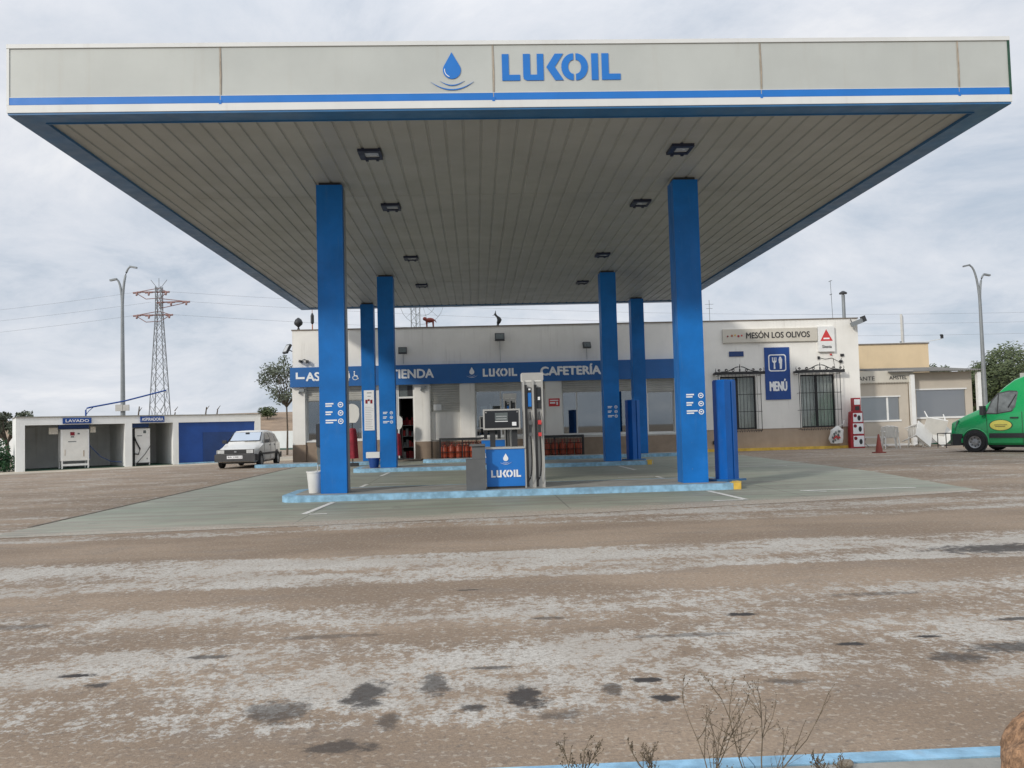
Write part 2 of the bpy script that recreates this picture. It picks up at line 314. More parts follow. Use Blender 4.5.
# ---------------------------------------------------------------- mesh helpers
class MB:
    def __init__(s): s.b = bmesh.new()
    def box(s, x0, x1, y0, y1, z0, z1):
        v = [s.b.verts.new((x, y, z)) for z in (z0, z1) for y in (y0, y1) for x in (x0, x1)]
        for f in ((0, 2, 3, 1), (4, 5, 7, 6), (0, 1, 5, 4), (2, 6, 7, 3), (0, 4, 6, 2), (1, 3, 7, 5)): s.b.faces.new([v[i] for i in f])
        return s
    def mbox(s, mat, sx, sy, sz):
        n = len(s.b.verts); s.box(-sx/2, sx/2, -sy/2, sy/2, -sz/2, sz/2); s.b.verts.ensure_lookup_table()
        for v in s.b.verts[n:]: v.co = mat @ v.co
        return s
    def tube(s, pts, r, seg=8, cap=True):
        pts = [Vector(p) for p in pts]; rr = r if isinstance(r, (list, tuple)) else [r]*len(pts)
        rings = []
        for i, p in enumerate(pts):
            d = (pts[min(i+1, len(pts)-1)]-pts[max(i-1, 0)]).normalized()
            a = d.cross(Vector((0, 0, 1)) if abs(d.z) < .95 else Vector((1, 0, 0))).normalized(); b = d.cross(a)
            rings.append([s.b.verts.new(p+(a*math.cos(2*math.pi*k/seg)+b*math.sin(2*math.pi*k/seg))*rr[i]) for k in range(seg)])
        for A, B in zip(rings, rings[1:]):
            for k in range(seg): s.b.faces.new((A[k], A[(k+1) % seg], B[(k+1) % seg], B[k]))
        if cap: s.b.faces.new(rings[0][::-1]); s.b.faces.new(rings[-1])
        return s
    def lathe(s, prof, c=(0, 0, 0), seg=20, mat=None):
        rings = []; T = mat or Matrix.Translation(c)
        for r, z in prof: rings.append([s.b.verts.new(T @ Vector((max(r, 1e-4)*math.cos(2*math.pi*k/seg), max(r, 1e-4)*math.sin(2*math.pi*k/seg), z))) for k in range(seg)])
        for A, B in zip(rings, rings[1:]):
            for k in range(seg): s.b.faces.new((A[k], A[(k+1) % seg], B[(k+1) % seg], B[k]))
        s.b.faces.new(rings[0][::-1]); s.b.faces.new(rings[-1])
        return s
    def prism(s, poly, fn, d0, d1):
        """poly of 2d points; fn(a,b,d)->xyz"""
        A = [s.b.verts.new(fn(a, b, d0)) for a, b in poly]; B = [s.b.verts.new(fn(a, b, d1)) for a, b in poly]
        s.b.faces.new(A[::-1]); s.b.faces.new(B)
        for i in range(len(poly)): j = (i+1) % len(poly); s.b.faces.new((A[i], A[j], B[j], B[i]))
        return s
    def xz(s, poly, y0, y1): return s.prism(poly, lambda a, b, d: (a, d, b), y0, y1)
    def xy(s, poly, z0, z1): return s.prism(poly, lambda a, b, d: (a, b, d), z0, z1)
    def quad(s, *p): s.b.faces.new([s.b.verts.new(q) for q in p]); return s
    def loft(s, secs, caps=True):
        R = [[s.b.verts.new(p) for p in q] for q in secs]
        for A, B in zip(R, R[1:]):
            for k in range(len(A)): j = (k+1) % len(A); s.b.faces.new((A[k], A[j], B[j], B[k]))
        if caps: s.b.faces.new(R[0][::-1]); s.b.faces.new(R[-1])
        return s
    def build(s, name, mat, parent=None, bevel=0, smooth=None, tri=False):
        if bevel:
            bmesh.ops.bevel(s.b, geom=[e for e in s.b.edges if e.is_manifold and e.calc_face_angle(0) > .6], offset=bevel, segments=2, affect='EDGES', clamp_overlap=True, profile=.5)
        bmesh.ops.recalc_face_normals(s.b, faces=s.b.faces)
        me = bpy.data.meshes.new(name); s.b.to_mesh(me); s.b.free()
        me.materials.append(M[mat] if isinstance(mat, str) else mat)
        o = bpy.data.objects.new(name, me); C.objects.link(o)
        if smooth is not None:
            me.shade_smooth(); me.set_sharp_from_angle(angle=rad(smooth))
        if parent: o.parent = parent; settle(o, parent)
        return o
WORLD = {}
def settle(o, parent):
    """meshes are written in world space unless the root says 'local'"""
    root = parent
    if WORLD.get(root.name, False):
        o.matrix_parent_inverse = Matrix.Identity(4)
        inv = WORLD[root.name]
        o.data.transform(inv); WORLD[o.name] = inv
def thing(name, label, cat, loc=(0, 0, 0), rz=0, group=None, local=False):
    o = bpy.data.objects.new(name, None); C.objects.link(o); o.empty_display_size = .2
    o.location = loc; o.rotation_euler = (0, 0, rz); o['label'] = label; o['category'] = cat
    if group: o['group'] = group
    if not local: WORLD[o.name] = (Matrix.Translation(loc) @ Matrix.Rotation(rz, 4, 'Z')).inverted()
    return o
def tag(o, label, cat, group=None):
    o['label'] = label; o['category'] = cat
    if group: o['group'] = group
    return o
def struct(o, kind='structure'): o['kind'] = kind; return o
def copy_tree(o, parent=None):
    c = o.copy(); C.objects.link(c)
    if parent: c.parent = parent
    for ch in o.children: copy_tree(ch, c)
    return c
def single(name, mb, mat, label, cat, group=None, **k):
    """one-mesh thing whose origin sits at its base"""
    o = mb.build(name, mat, **k)
    xs = [v.co for v in o.data.vertices]
    c = Vector(((min(v.x for v in xs)+max(v.x for v in xs))/2, (min(v.y for v in xs)+max(v.y for v in xs))/2, min(v.z for v in xs)))
    o.data.transform(Matrix.Translation(-c)); o.location = c
    return tag(o, label, cat, group)
def rot(x=0, y=0, z=0): return Matrix.Rotation(z, 4, 'Z') @ Matrix.Rotation(y, 4, 'Y') @ Matrix.Rotation(x, 4, 'X')
TR = Matrix.Translation

def text_mesh(txt, x0, x1, z0, z1, y, name, mat, parent, bold=.02, T=None, th=.006, lift=.004):
    cu = bpy.data.curves.new('t', 'FONT'); cu.body = txt; cu.size = 1; cu.offset = 0; cu.resolution_u = 3; cu.extrude = 0
    to = bpy.data.objects.new('t', cu); C.objects.link(to)
    dg = bpy.context.evaluated_depsgraph_get(); me = bpy.data.meshes.new_from_object(to.evaluated_get(dg))
    bpy.data.objects.remove(to); bpy.data.curves.remove(cu)
    b = bmesh.new(); b.from_mesh(me); bpy.data.meshes.remove(me)
    vs = [v.co for v in b.verts]
    ax, bx = min(v.x for v in vs), max(v.x for v in vs); ay, by = min(v.y for v in vs), max(v.y for v in vs)
    for v in b.verts:
        X = x0+(v.co.x-ax)/(bx-ax)*(x1-x0); Z = z0+(v.co.y-ay)/(by-ay)*(z1-z0); v.co = (X, y-lift, Z)
    g = bmesh.ops.extrude_face_region(b, geom=list(b.faces))
    for v in g['geom']:
        if isinstance(v, bmesh.types.BMVert): v.co.y -= th
    if bold:
        bb = bold*(z1-z0)
        for sx_, sz_, dy in ((-bb, 0, -.0006), (bb, 0, -.0012), (-bb*.5, bb*.8, -.0018), (bb*.5, -bb*.8, -.0024)):
            vm_ = {}
            if sx_ == -bb: src_v = list(b.verts); src_f = list(b.faces)
            for v in src_v: vm_[v] = b.verts.new(v.co+Vector((sx_, dy, sz_)))
            for f in src_f: b.faces.new([vm_[v] for v in f.verts])
    q = MB(); q.b.free(); q.b = b
    if T is not None:
        for v in b.verts: v.co = T @ v.co
    return q.build(name, mat, parent)

def lukoil(x0, x1, z0, z1, y, mat, parent, name='logo_lettering', T=None, th=.008):
    sx = (x1-x0)/506; sz = (z1-z0)/110
    def f(p): return [(x0+(a-436)*sx, z0+(172-b)*sz) for a, b in p]
    q = MB(); y0, y1 = y-.004-th, y-.004
    q.xz(f([(436, 62), (465, 62), (465, 148), (512, 148), (512, 172), (436, 172)]), y0, y1)
    q.xz(f([(526, 62), (556, 62), (556, 148), (585, 148), (585, 62), (613, 62), (613, 172), (540, 172), (529, 166), (526, 155)]), y0, y1)
    q.xz(f([(625, 117), (662, 62), (698, 62), (661, 117), (698, 172), (662, 172)]), y0, y1)
    for s in (-1, 1):
        o_ = [(746+s*(5+52*math.sin(a)), 117-56*math.cos(a)) for a in [math.pi*i/14 for i in range(15)]]
        i_ = [(746+s*(5+23*math.sin(a)), 117-29*math.cos(a)) for a in [math.pi*i/14 for i in range(15)]]
        for k in range(14): q.xz(f([o_[k], o_[k+1], i_[k+1], i_[k]]), y0, y1)
    q.xz(f([(818, 62), (847, 62), (847, 172), (818, 172)]), y0, y1)
    q.xz(f([(862, 62), (892, 62), (892, 147), (942, 147), (942, 172), (862, 172)]), y0, y1)
    bmesh.ops.remove_doubles(q.b, verts=q.b.verts, dist=1e-5)
    if T is not None:
        for v in q.b.verts: v.co = T @ v.co
    return q.build(name, mat, parent)
def drop(cx, zt, h, y, mat, parent, waves=True, name='drop_emblem', th=.008):
    q = MB(); y0, y1 = y-.004-th, y-.004; r = h*.33
    cz = zt-h+r
    pts = []
    for i in range(25):
        a = rad(-50)+(rad(230)-rad(-50)+0)*0
    pts = [(cx, zt)]
    for i in range(21):
        a = rad(32)-rad(244)*i/20
        pts.append((cx+r*math.cos(a), cz+r*math.sin(a)))
    q.xz(pts[::-1], y0, y1)
    if waves:
        for (w_, dz, sag, t_) in ((h*.80, -h*.10, h*.28, h*.045), (h*.45, -h*.07, h*.15, h*.035)):
            n = 16
            for k in range(n):
                def pt(i, o): a = i/n*2-1; return (cx+a*w_, zt-h+dz-(1-a*a)*sag + o*(1-a*a))
                q.xz([pt(k, 0), pt(k+1, 0), pt(k+1, -t_-.0001), pt(k, -t_-.0001)], y0, y1)
        bmesh.ops.dissolve_degenerate(q.b, edges=q.b.edges, dist=1e-6)
    return q.build(name, mat, parent)

def wall_grid(q, x0, x1, z0, z1, holes, y0, y1):
    """a wall slab with real openings (front y0, back y1)"""
    xs = sorted({x0, x1, *[h[0] for h in holes], *[h[1] for h in holes]}); zs = sorted({z0, z1, *[h[2] for h in holes], *[h[3] for h in holes]})
    def solid(i, j):
        if i < 0 or j < 0 or i >= len(xs)-1 or j >= len(zs)-1: return False
        a, b = (xs[i]+xs[i+1])/2, (zs[j]+zs[j+1])/2
        return not any(h[0] < a < h[1] and h[2] < b < h[3] for h in holes)
    for i in range(len(xs)-1):
        for j in range(len(zs)-1):
            if not solid(i, j): continue
            a, b, c, d = xs[i], xs[i+1], zs[j], zs[j+1]
            q.quad((a, y0, c), (b, y0, c), (b, y0, d), (a, y0, d)); q.quad((a, y1, c), (a, y1, d), (b, y1, d), (b, y1, c))
            if not solid(i-1, j): q.quad((a, y0, c), (a, y0, d), (a, y1, d), (a, y1, c))
            if not solid(i+1, j): q.quad((b, y0, c), (b, y1, c), (b, y1, d), (b, y0, d))
            if not solid(i, j-1): q.quad((a, y0, c), (a, y1, c), (b, y1, c), (b, y0, c))
            if not solid(i, j+1): q.quad((a, y0, d), (b, y0, d), (b, y1, d), (a, y1, d))
    bmesh.ops.remove_doubles(q.b, verts=q.b.verts, dist=1e-4)
    return q

# ================================================================ SETTING
def sheet(name, poly, z, mat):
    q = MB(); q.b.faces.new([q.b.verts.new((x, y, z)) for x, y in poly]); return struct(q.build(name, mat))
sheet('ground', [(-700, -300), (700, -300), (700, 900), (-700, 900)], 0, 'asphalt')
sheet('forecourt_slab', [(-6.5, 11.7), (-2, 12.1), (1.6, 12.6), (5, 13.3), (8.4, 14.2), (9.2, 20), (9.6, 35.1), (-6.5, 35.1)], .004, 'slab')
bd = Vector((.817, .577)); bn = Vector((-.577, .817)); bo = Vector((-17.9, 34.5))
def bp(s, t): p = bo+bd*s+bn*t; return (p.x, p.y)
q = MB(); q.box(-6.56, -6.50, 13.0, 31.7, -.01, .012); struct(q.build('slab_joint', 'step'))
sheet('wash_apron', [bp(-6, -2.6), bp(11, -1.6), bp(16, -1.2), bp(16, 4), bp(-6, 4)], .004, 'apron')
# painted bay marks
q = MB()
def line(x0, y0, x1, y1, wd=.1):
    d = Vector((x1-x0, y1-y0)).normalized(); n = Vector((-d.y, d.x))*wd/2
    q.b.faces.new([q.b.verts.new((a, b, .009)) for a, b in ((x0-n.x, y0-n.y), (x1-n.x, y1-n.y), (x1+n.x, y1+n.y), (x0+n.x, y0+n.y))])
for a in ((-2.72, 13.7, -2.6, 15.8), (-2.62, 13.66, -2.35, 13.66), (-2.65, 18.6, -2.6, 20.6), (-2.5, 20.6, -1.7, 20.6), (-2.65, 24.0, -2.6, 25.8), (4.3, 13.9, 4.2, 15.8), (3.75, 13.86, 4.24, 13.86),
          (4.2, 18.6, 4.2, 20.4), (3.3, 20.45, 4.14, 20.45), (4.25, 23.4, 4.2, 25.8), (5.7, 15.26, 7.75, 15.2), (5.75, 15.2, 6.05, 14.95), (6.4, 23.5, 8.4, 23.4)): line(*a)
struct(q.build('bay_markings', 'paint_line'))
# distant dry bank
q = MB(); random.seed(3)
nx, ny = 60, 8; G_ = [[q.b.verts.new((-150+i*5, 74+j*8, (0 if j == 0 else 3.7*min(1, j/2.2)*(.85+.2*noise.noise(Vector((i*.35, j*.5, 0))))+j*.05))) for i in range(nx)] for j in range(ny)]
for j in range(ny-1):
    for i in range(nx-1): q.b.faces.new((G_[j][i], G_[j][i+1], G_[j+1][i+1], G_[j+1][i]))
struct(q.build('earth_bank', 'field', smooth=60))
# foreground pavement behind the blue kerb
q = MB(); q.box(-30, 30, -6, 3.248, -.1, .008); struct(q.build('pavement', 'concrete'))
q = MB()
for i in range(40):
    x = -20+i; q.box(x+.002, x+.998, 3.25, 3.34, -.05, .014)
o = struct(q.build('kerb', 'kerb_blue', bevel=.012))

# kerb stone island
def island(x0, x1, y0, y1, label, yellow=None, gap=None):
    t = thing('pump_island', label, 'island', ((x0+x1)/2, (y0+y1)/2, 0), group=None)
    r = .35; poly = []
    for cx, cy, a0 in ((x1-r, y0+r, -90), (x1-r, y1-r, 0), (x0+r, y1-r, 90), (x0+r, y0+r, 180)):
        for k in range(6): a = rad(a0+18*k); poly.append((cx+r*math.cos(a), cy+r*math.sin(a)))
    k_ = MB(); k_.xy(poly, -.02, .118); k_.build('kerb', 'kerb_blue', t, bevel=.015)
    sc = lambda p: ((p[0]-(x0+x1)/2)*(1-.44/(x1-x0))+(x0+x1)/2, (p[1]-(y0+y1)/2)*(1-.3/(y1-y0))+(y0+y1)/2)
    k_ = MB(); k_.xy([sc(p) for p in poly], .1, .122); k_.build('island_top', 'concrete', t)
    if yellow:
        k_ = MB(); k_.box(x1-.13, x1+.012, y0+.30, y0+.62, -.02, .13); k_.box(x1-.22, x1-.08, y0+.02, y0+.28, -.02, .127); k_.build('kerb_end', 'kerb_yellow', t, bevel=.01)
    return t
island(-3.62, 4.95, 15.98, 18.0, 'long pale blue kerbed island in front, carrying the nearest fuel dispenser', True)
island(-3.75, 5.35, 26.15, 28.1, 'pale blue kerbed island in the middle, carrying the rear fuel dispenser', True)
island(-8.1, -3.3, 31.75, 33.0, 'short pale blue kerbed island by the building corner near the white car')
island(-2.0, 8.4, 31.85, 33.0, 'pale blue kerbed island along the shop front by the gas bottle cages')
q = MB()
for i in range(7): q.box(8.9+i, 8.9+i+.99 if i < 6 else 15.75, 34.95, 35.16, 0, .11)
single('yellow_kerb', q, 'kerb_yellow', 'worn yellow kerb along the foot of the tan restaurant wall', 'kerb', bevel=.012)

# ================================================================ CANOPY
XL, XR, YF, YB, ZS, ZT = -6.65, 8.21, 12.6, 33.7, 5.985, 6.99
cn = thing('filling_station_canopy', 'huge flat white and blue filling station canopy on blue square columns', 'canopy', (.78, 23, 0))
q = MB()
x = XL+.36; per = .283
prof = []
while x < XR-.4:
    prof += [(x, ZS+.0), (x+.225, ZS+.0), (x+.240, ZS+.02), (x+.266, ZS+.02)]
    x += per
prof.append((XR-.36, ZS))
A = [q.b.verts.new((a, YF+.35, z)) for a, z in prof]; B = [q.b.verts.new((a, YB-.35, z)) for a, z in prof]
for i in range(len(A)-1): q.b.faces.new((A[i], A[i+1], B[i+1], B[i]))
q.build('soffit', 'soffit', cn)
q = MB()   # soffit rivets rows / sheet overlaps
for yj in (17.4, 22.6, 27.9):
    q.box(XL+.36, XR-.36, yj, yj+.012, ZS-.0035, ZS+.0)
q.build('sheet_joint', 'soffit', cn)
q = MB()
q.box(XL+.012, XR-.012, YF+.012, YF+.38, ZS-.03, ZS+.02); q.box(XL+.012, XR-.012, YB-.38, YB-.012, ZS-.03, ZS+.02)
q.box(XL+.012, XL+.38, YF+.38, YB-.38, ZS-.03, ZS+.02); q.box(XR-.38, XR-.012, YF+.38, YB-.38, ZS-.03, ZS+.02)
q.build('edge_trim', 'navy', cn)
q = MB(); q.box(XL+.38, XL+.40, YF+.38, YB-.38, ZS-.045, ZS+.03); q.box(XR-.40, XR-.38, YF+.38, YB-.38, ZS-.045, ZS+.03); q.box(XL+.38, XR-.38, YF+.36, YF+.38, ZS-.045, ZS+.03)
q.build('edge_bead', 'navy', cn)
q = MB(); q.box(XL+.1, XR-.1, YF+.1, YB-.1, ZS+.06, ZT-.1); q.build('roof_deck', 'grey', cn)
joints = [XL, -3.61, .37, 4.375, 7.40, XR]
for a, b in zip(joints, joints[1:]):
    q = MB(); q.box(a+.012, b-.012, YF+.012, YF+.06, 6.215, 6.928); p_ = q.build('fascia_panel', 'fascia', cn, bevel=.004)
    q = MB(); q.box(a+.006, b-.006, YF+.004, YF+.05, 6.10, 6.205); q.build('stripe', 'logo_blue', cn)
for xj in joints[1:-1]:
    q = MB(); q.box(xj-.012, xj+.012, YF+.006, YF+.05, 6.09, 6.93); q.build('joint_cover', 'joint', cn)
    q = MB(); z = 6.92
    q.xz([(xj+.012, 6.92), (xj+.02, 6.5), (xj+.014, 6.22), (xj+.006, 6.22), (xj+.004, 6.92)], YF+.0015, YF+.0055); q.build('rust_mark', 'rust', cn)
    q = MB(); q.box(xj-.02, xj+.02, YF-.004, YF+.01, 6.08, 6.14); q.build('joint_clip', 'logo_blue', cn)
q = MB(); q.box(XL-.004, XR+.004, YF-.008, YF+.07, 6.93, ZT); q.box(XL, XR, YF, YF+.06, ZS, 6.095); q.box(XL+.001, XR-.001, YF+.003, YF+.012, 6.2065, 6.2135)
q.box(XL-.004, XL+.05, YF+.07, YB, 6.93, ZT); q.box(XR-.05, XR+.004, YF+.07, YB, 6.93, ZT); q.box(XL, XL+.05, YF+.06, YB, ZS, 6.095); q.box(XR-.05, XR, YF+.06, YB, ZS, 6.095)
q.box(XL-.001, XL+.035, YF-.002, YF+.06, 6.095, 6.93)
q.build('fascia_trim', 'fascia_trim', cn)
q = MB(); q.box(XR-.03, XR+.003, YF-.003, YF+.07, 6.095, 6.93); q.build('corner_strip', 'dark_green', cn)
for a, b in ((XL+.003, XL+.04), (XR-.04, XR-.003)):
    q = MB(); q.box(a, b, YF+.06, YB, 6.205, 6.93); q.build('side_fascia', 'fascia', cn)
    q = MB(); q.box(a-.001, b+.001, YF+.06, YB, 6.095, 6.205); q.build('stripe', 'logo_blue', cn)
q = MB(); q.box(XL+.05, XR-.05, YB-.05, YB-.005, ZS, 6.93); q.build('back_fascia', 'fascia', cn)
lukoil(.505, 2.265, 6.385, 6.785, YF+.012, 'logo_blue', cn)
drop(-.235, 6.82, .40, YF+.012, 'logo_blue', cn)
q = MB()
n = 10
for k in range(n):
    a0, a1 = rad(170+k*8), rad(178+k*8)
    f = lambda a, r: (-.235+r*math.cos(a), 6.55+r*math.sin(a))
    q.xz([f(a0, .112), f(a1, .112), f(a1, .102), f(a0, .102)], YF-.008, YF-.003)
q.build('emblem_highlight', 'bright_white', cn)
def icon_block(x0, z1, y, parent, s=1.0):
    rw = .155*s
    for i, (w1, w2) in enumerate(((.15, .12), (.13, .10), (.21, .14))):
        q = MB()
        zc = z1-i*rw-.05*s
        q.box(x0, x0+w1*s, y-.006, y-.002, zc+.008*s, zc+.034*s); q.box(x0, x0+w2*s, y-.006, y-.002, zc-.034*s, zc-.010*s)
        cx = x0+.28*s
        for k in range(12):
            a0, a1 = 2*math.pi*k/12, 2*math.pi*(k+1)/12
            q.xz([(cx+.052*s*math.cos(a0), zc+.052*s*math.sin(a0)), (cx+.052*s*math.cos(a1), zc+.052*s*math.sin(a1)), (cx+.036*s*math.cos(a1), zc+.036*s*math.sin(a1)), (cx+.036*s*math.cos(a0), zc+.036*s*math.sin(a0))], y-.006, y-.002)
        q.box(cx-.02*s, cx+.018*s, y-.006, y-.002, zc-.01*s, zc+.014*s)
        q.build('pictogram_notice', 'bright_white', parent)
for (cx, cy, ic) in ((-2.68, 16.36, 1), (4.12, 16.36, 1), (-2.69, 26.46, .9), (4.15, 26.46, .9), (-3.97, 32.3, 0), (6.14, 32.3, 0)):
    q = MB(); q.box(cx-.241, cx+.241, cy, cy+.46, .12, 5.93); co = q.build('column', 'blue', cn, bevel=.018, smooth=30)
    q = MB(); q.box(cx-.20, cx+.20, cy+.05, cy+.41, 5.93, 5.99); q.build('column_head', 'dark', co)
    if ic: icon_block(cx-.13, 1.82, cy, co, ic)
q = MB(); q.box(-2.435, -2.425, 16.5, 16.72, .12, 5.9); q.build('rain_pipe', 'grey', cn)
lights = [(-1.69, y) for y in (14.65, 18.22, 23.83, 28.49)]+[(3.61, y) for y in (14.6, 18.22, 23.84, 28.47)]
for (lx, ly) in lights:
    q = MB(); a, b, c, d = lx-.19, lx+.19, ly-.24, ly+.24
    q.box(a, a+.10, c, d, ZS-.05, ZS+.01); q.box(b-.045, b, c, d, ZS-.05, ZS+.01); q.box(a+.10, b-.045, c, c+.10, ZS-.05, ZS+.01); q.box(a+.10, b-.045, d-.10, d, ZS-.05, ZS+.01)
    q.box(a+.08, a+.13, d-.02, d+.05, ZS-.06, ZS); q.box(b-.12, b-.07, d-.02, d+.05, ZS-.06, ZS)
    li = q.build('ceiling_light', 'lamp_navy', cn)
    q = MB(); q.box(a+.10, b-.045, c+.10, d-.10, ZS-.03, ZS-.004); q.build('lamp_lens', 'lens', li)

# ================================================================ SHOP BUILDING
FY = 35.2
bl = thing('service_building', 'long low white building with tan plinth and blue sign band behind the pumps', 'building', (4.25, 38, 0))
W1 = (-6.8, -4.58, .88, 3.04); DO = (-3.18, -2.49, .02, 3.04); W2 = (-1.82, -.66, .76, 3.04); W3 = (-.03, 2.80, .88, 3.04); W4 = (3.5, 6.42, .86, 3.04); W5 = (6.98, 8.10, .84, 3.04)
R1 = (10.01, 11.48, .88, 3.06); R2 = (13.34, 14.78, .88, 3.06)
q = MB(); wall_grid(q, -7.33, 15.84, 0, 5.33, [W1, DO, W2, W3, W4, W5, R1, R2], FY, FY+.28)
q.box(-7.33, -7.05, FY+.281, 45, 0, 5.33); q.box(15.56, 15.84, FY+.281, 45, 0, 5.33); q.box(-7.05, 15.56, 44.7, 45, 0, 5.33)
q.build('wall', 'white_wall', bl)
q = MB(); q.box(-7.04, 15.55, FY+.282, 44.69, 4.9, 5.0); rf = q.build('roof', 'concrete', bl)
q = MB(); q.box(-7.36, 15.87, FY-.03, FY+.31, 5.33, 5.375); q.box(-7.36, -7.02, FY+.311, 45, 5.33, 5.375); q.box(15.53, 15.87, FY+.311, 45, 5.33, 5.375); q.build('parapet_cap', 'cap', bl)
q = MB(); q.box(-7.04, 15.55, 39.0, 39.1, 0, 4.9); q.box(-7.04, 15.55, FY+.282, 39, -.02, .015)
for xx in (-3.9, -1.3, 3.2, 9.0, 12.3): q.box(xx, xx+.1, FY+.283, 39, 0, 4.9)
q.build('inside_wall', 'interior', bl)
# plinth
q = MB()
for a, b, z in ((-7.35, -3.24, .86), (-2.43, 9.15, .84)): q.box(a, b, FY-.04, FY-.002, 0, z if a < -3 else .74)
q.build('plinth', 'plinth', bl, bevel=.006)
q = MB(); q.box(9.152, 15.86, FY-.035, FY-.002, 0, .86); q.build('plinth', 'plinth_tan', bl, bevel=.006)
q = MB(); q.box(9.152, 15.865, FY-.045, FY-.003, .861, .885); q.build('plinth_cap', 'plinth', bl)
for a, b in ((-7.34, -6.84), (-2.47, -1.86), (-.63, -.06), (2.83, 3.46)):
    q = MB(); q.box(a, b, FY-.10, FY-.001, .745, 3.04); pl_ = q.build('pilaster', 'white_wall', bl, bevel=.005)
    q = MB(); q.box(a-.01, b+.01, FY-.115, FY-.0415, 0, .745); q.build('pilaster_foot', 'plinth', pl_, bevel=.005)
# windows
def window(h, split, mull=(), frame='frame'):
    x0, x1, z0, z1 = h; y = FY+.12; f = .05
    q = MB(); q.box(x0, x1, y, y+.05, z0, z0+f); q.box(x0, x0+f, y, y+.05, z0+f, split); q.box(x1-f, x1, y, y+.05, z0+f, split); q.box(x0+f, x1-f, y, y+.05, split-f, split)
    for mxx in mull: q.box(mxx-.03, mxx+.03, y, y+.05, z0+f, split-f)
    w_ = q.build('window', frame, bl)
    q = MB(); q.box(x0+f, x1-f, y+.02, y+.028, z0+f, split-f); q.build('pane', 'glass', w_)
    q = MB(); q.box(x0-.05, x1+.05, FY-.06, FY+.11, z0-.05, z0-.002); q.build('sill', 'white', w_)
    shutter(x0, x1, split, z1)
def shutter(x0, x1, za, zb, y=FY+.05):
    q = MB(); z = za
    q.box(x0, x1, y-.02, y+.04, za, za+.05)
    z += .05
    while z < zb-.01:
        t_ = min(.095, zb-z)
        q.prism([(y, z), (y-.012, z+t_*.2), (y-.014, z+t_*.7), (y, z+t_-.008), (y+.006, z+t_), (y+.02, z+t_), (y+.02, z)], lambda a, b, d: (d, a, b), x0, x1); z += t_
    return q.build('roller_shutter', 'shutter', bl)
window(W1, 2.5, (-5.7,)); window(W3, 2.74, (1.0, 1.9)); window(W4, 2.62, (4.1, 5.35)); window(W5, 2.54)
shutter(W2[0], W2[1], 1.93, 3.04)
q = MB(); q.box(W2[0]+.004, W2[1]-.004, FY+.10, FY+.16, .78, 1.93); q.build('lower_panel', 'white_wall', bl)
# door
q = MB(); a, b = DO[0], DO[1]; q.box(a, a+.07, FY+.02, FY+.10, .02, 3.04); q.box(b-.05, b, FY+.02, FY+.10, .02, 3.04); q.box(a+.07, b-.05, FY+.02, FY+.10, 2.50, 2.57)
dr = q.build('door', 'white', bl)
q = MB(); q.box(a+.07, b-.05, FY+.05, FY+.056, 2.57, 3.04); q.build('transom', 'lcd', dr)
q = MB(); q.box(b-.27, b-.06, FY+.03, FY+.045, 2.60, 3.0); q.build('transom_sign', 'dark', dr)
q = MB(); q.box(a+.07, a+.11, FY+.1, FY+.75, .05, 2.48); q.build('door_leaf', 'dark', dr)
q = MB(); q.box(-3.6, -2.2, FY-1.0, FY-.12, 0, .06); single('door_step', q, 'step', 'low brown tiled step in front of the open shop door', 'step', bevel=.01)
t = thing('goods_rack', 'rack of red and white goods just inside the open shop door', 'rack', (-2.8, 36.2, .015))
q = MB(); q.box(-3.08, -2.56, 36.15, 36.5, .015, .06)
for zz in (.5, .95, 1.4): q.box(-3.08, -2.56, 36.15, 36.5, zz, zz+.02)
q.box(-3.1, -3.07, 36.15, 36.5, .015, 1.8); q.box(-2.57, -2.54, 36.15, 36.5, .015, 1.8); q.build('rack_frame', 'frame', t)
random.seed(5)
for zz in (.06, .52, .97, 1.42):
    for i in range(4):
        q = MB(); xx = -3.05+i*.12; q.box(xx, xx+.10, 36.18, 36.32, zz+.001, zz+.18+.14*random.random()); q.build('packet', random.choice(['maroon', 'sign_red', 'white', 'grey']), t)
# blue sign band
q = MB(); q.box(-7.38, 8.75, FY-.28, FY-.102, 3.04, 3.825); sb = q.build('sign_band', 'band_blue', bl, bevel=.006)
q = MB(); q.box(-7.38, 8.75, FY-.102, FY-.001, 3.045, 3.82); q.build('band_bracket', 'band_blue', sb)
by = FY-.28
for xj in (-4.2, -1.0, 2.1, 5.3):
    q = MB(); q.box(xj-.004, xj+.004, by-.003, by+.002, 3.045, 3.82); q.build('panel_joint', 'navy', sb)
text_mesh('ASEOS', -6.74, -5.35, 3.28, 3.61, by, 'lettering', 'bright_white', sb, .055)
text_mesh('TIENDA', -3.38, -1.68, 3.30, 3.64, by, 'lettering', 'bright_white', sb, .055)
text_mesh('CAFETERÍA', 2.64, 5.06, 3.28, 3.70, by, 'lettering', 'bright_white', sb, .055)
lukoil(.30, 1.68, 3.28, 3.60, by, 'bright_white', sb, 'logo_lettering'); drop(-.14, 3.68, .30, by, 'bright_white', sb)
q = MB()   # bent arrow before ASEOS
q.xz([(-7.07, 3.36), (-6.80, 3.36), (-6.80, 3.44), (-7.07, 3.44)], by-.01, by-.004); q.xz([(-7.15, 3.36), (-7.0705, 3.36), (-7.0705, 3.62), (-7.15, 3.62)], by-.01, by-.004)
q.build('arrow_sign', 'bright_white', sb)
q = MB()   # restroom pictograms
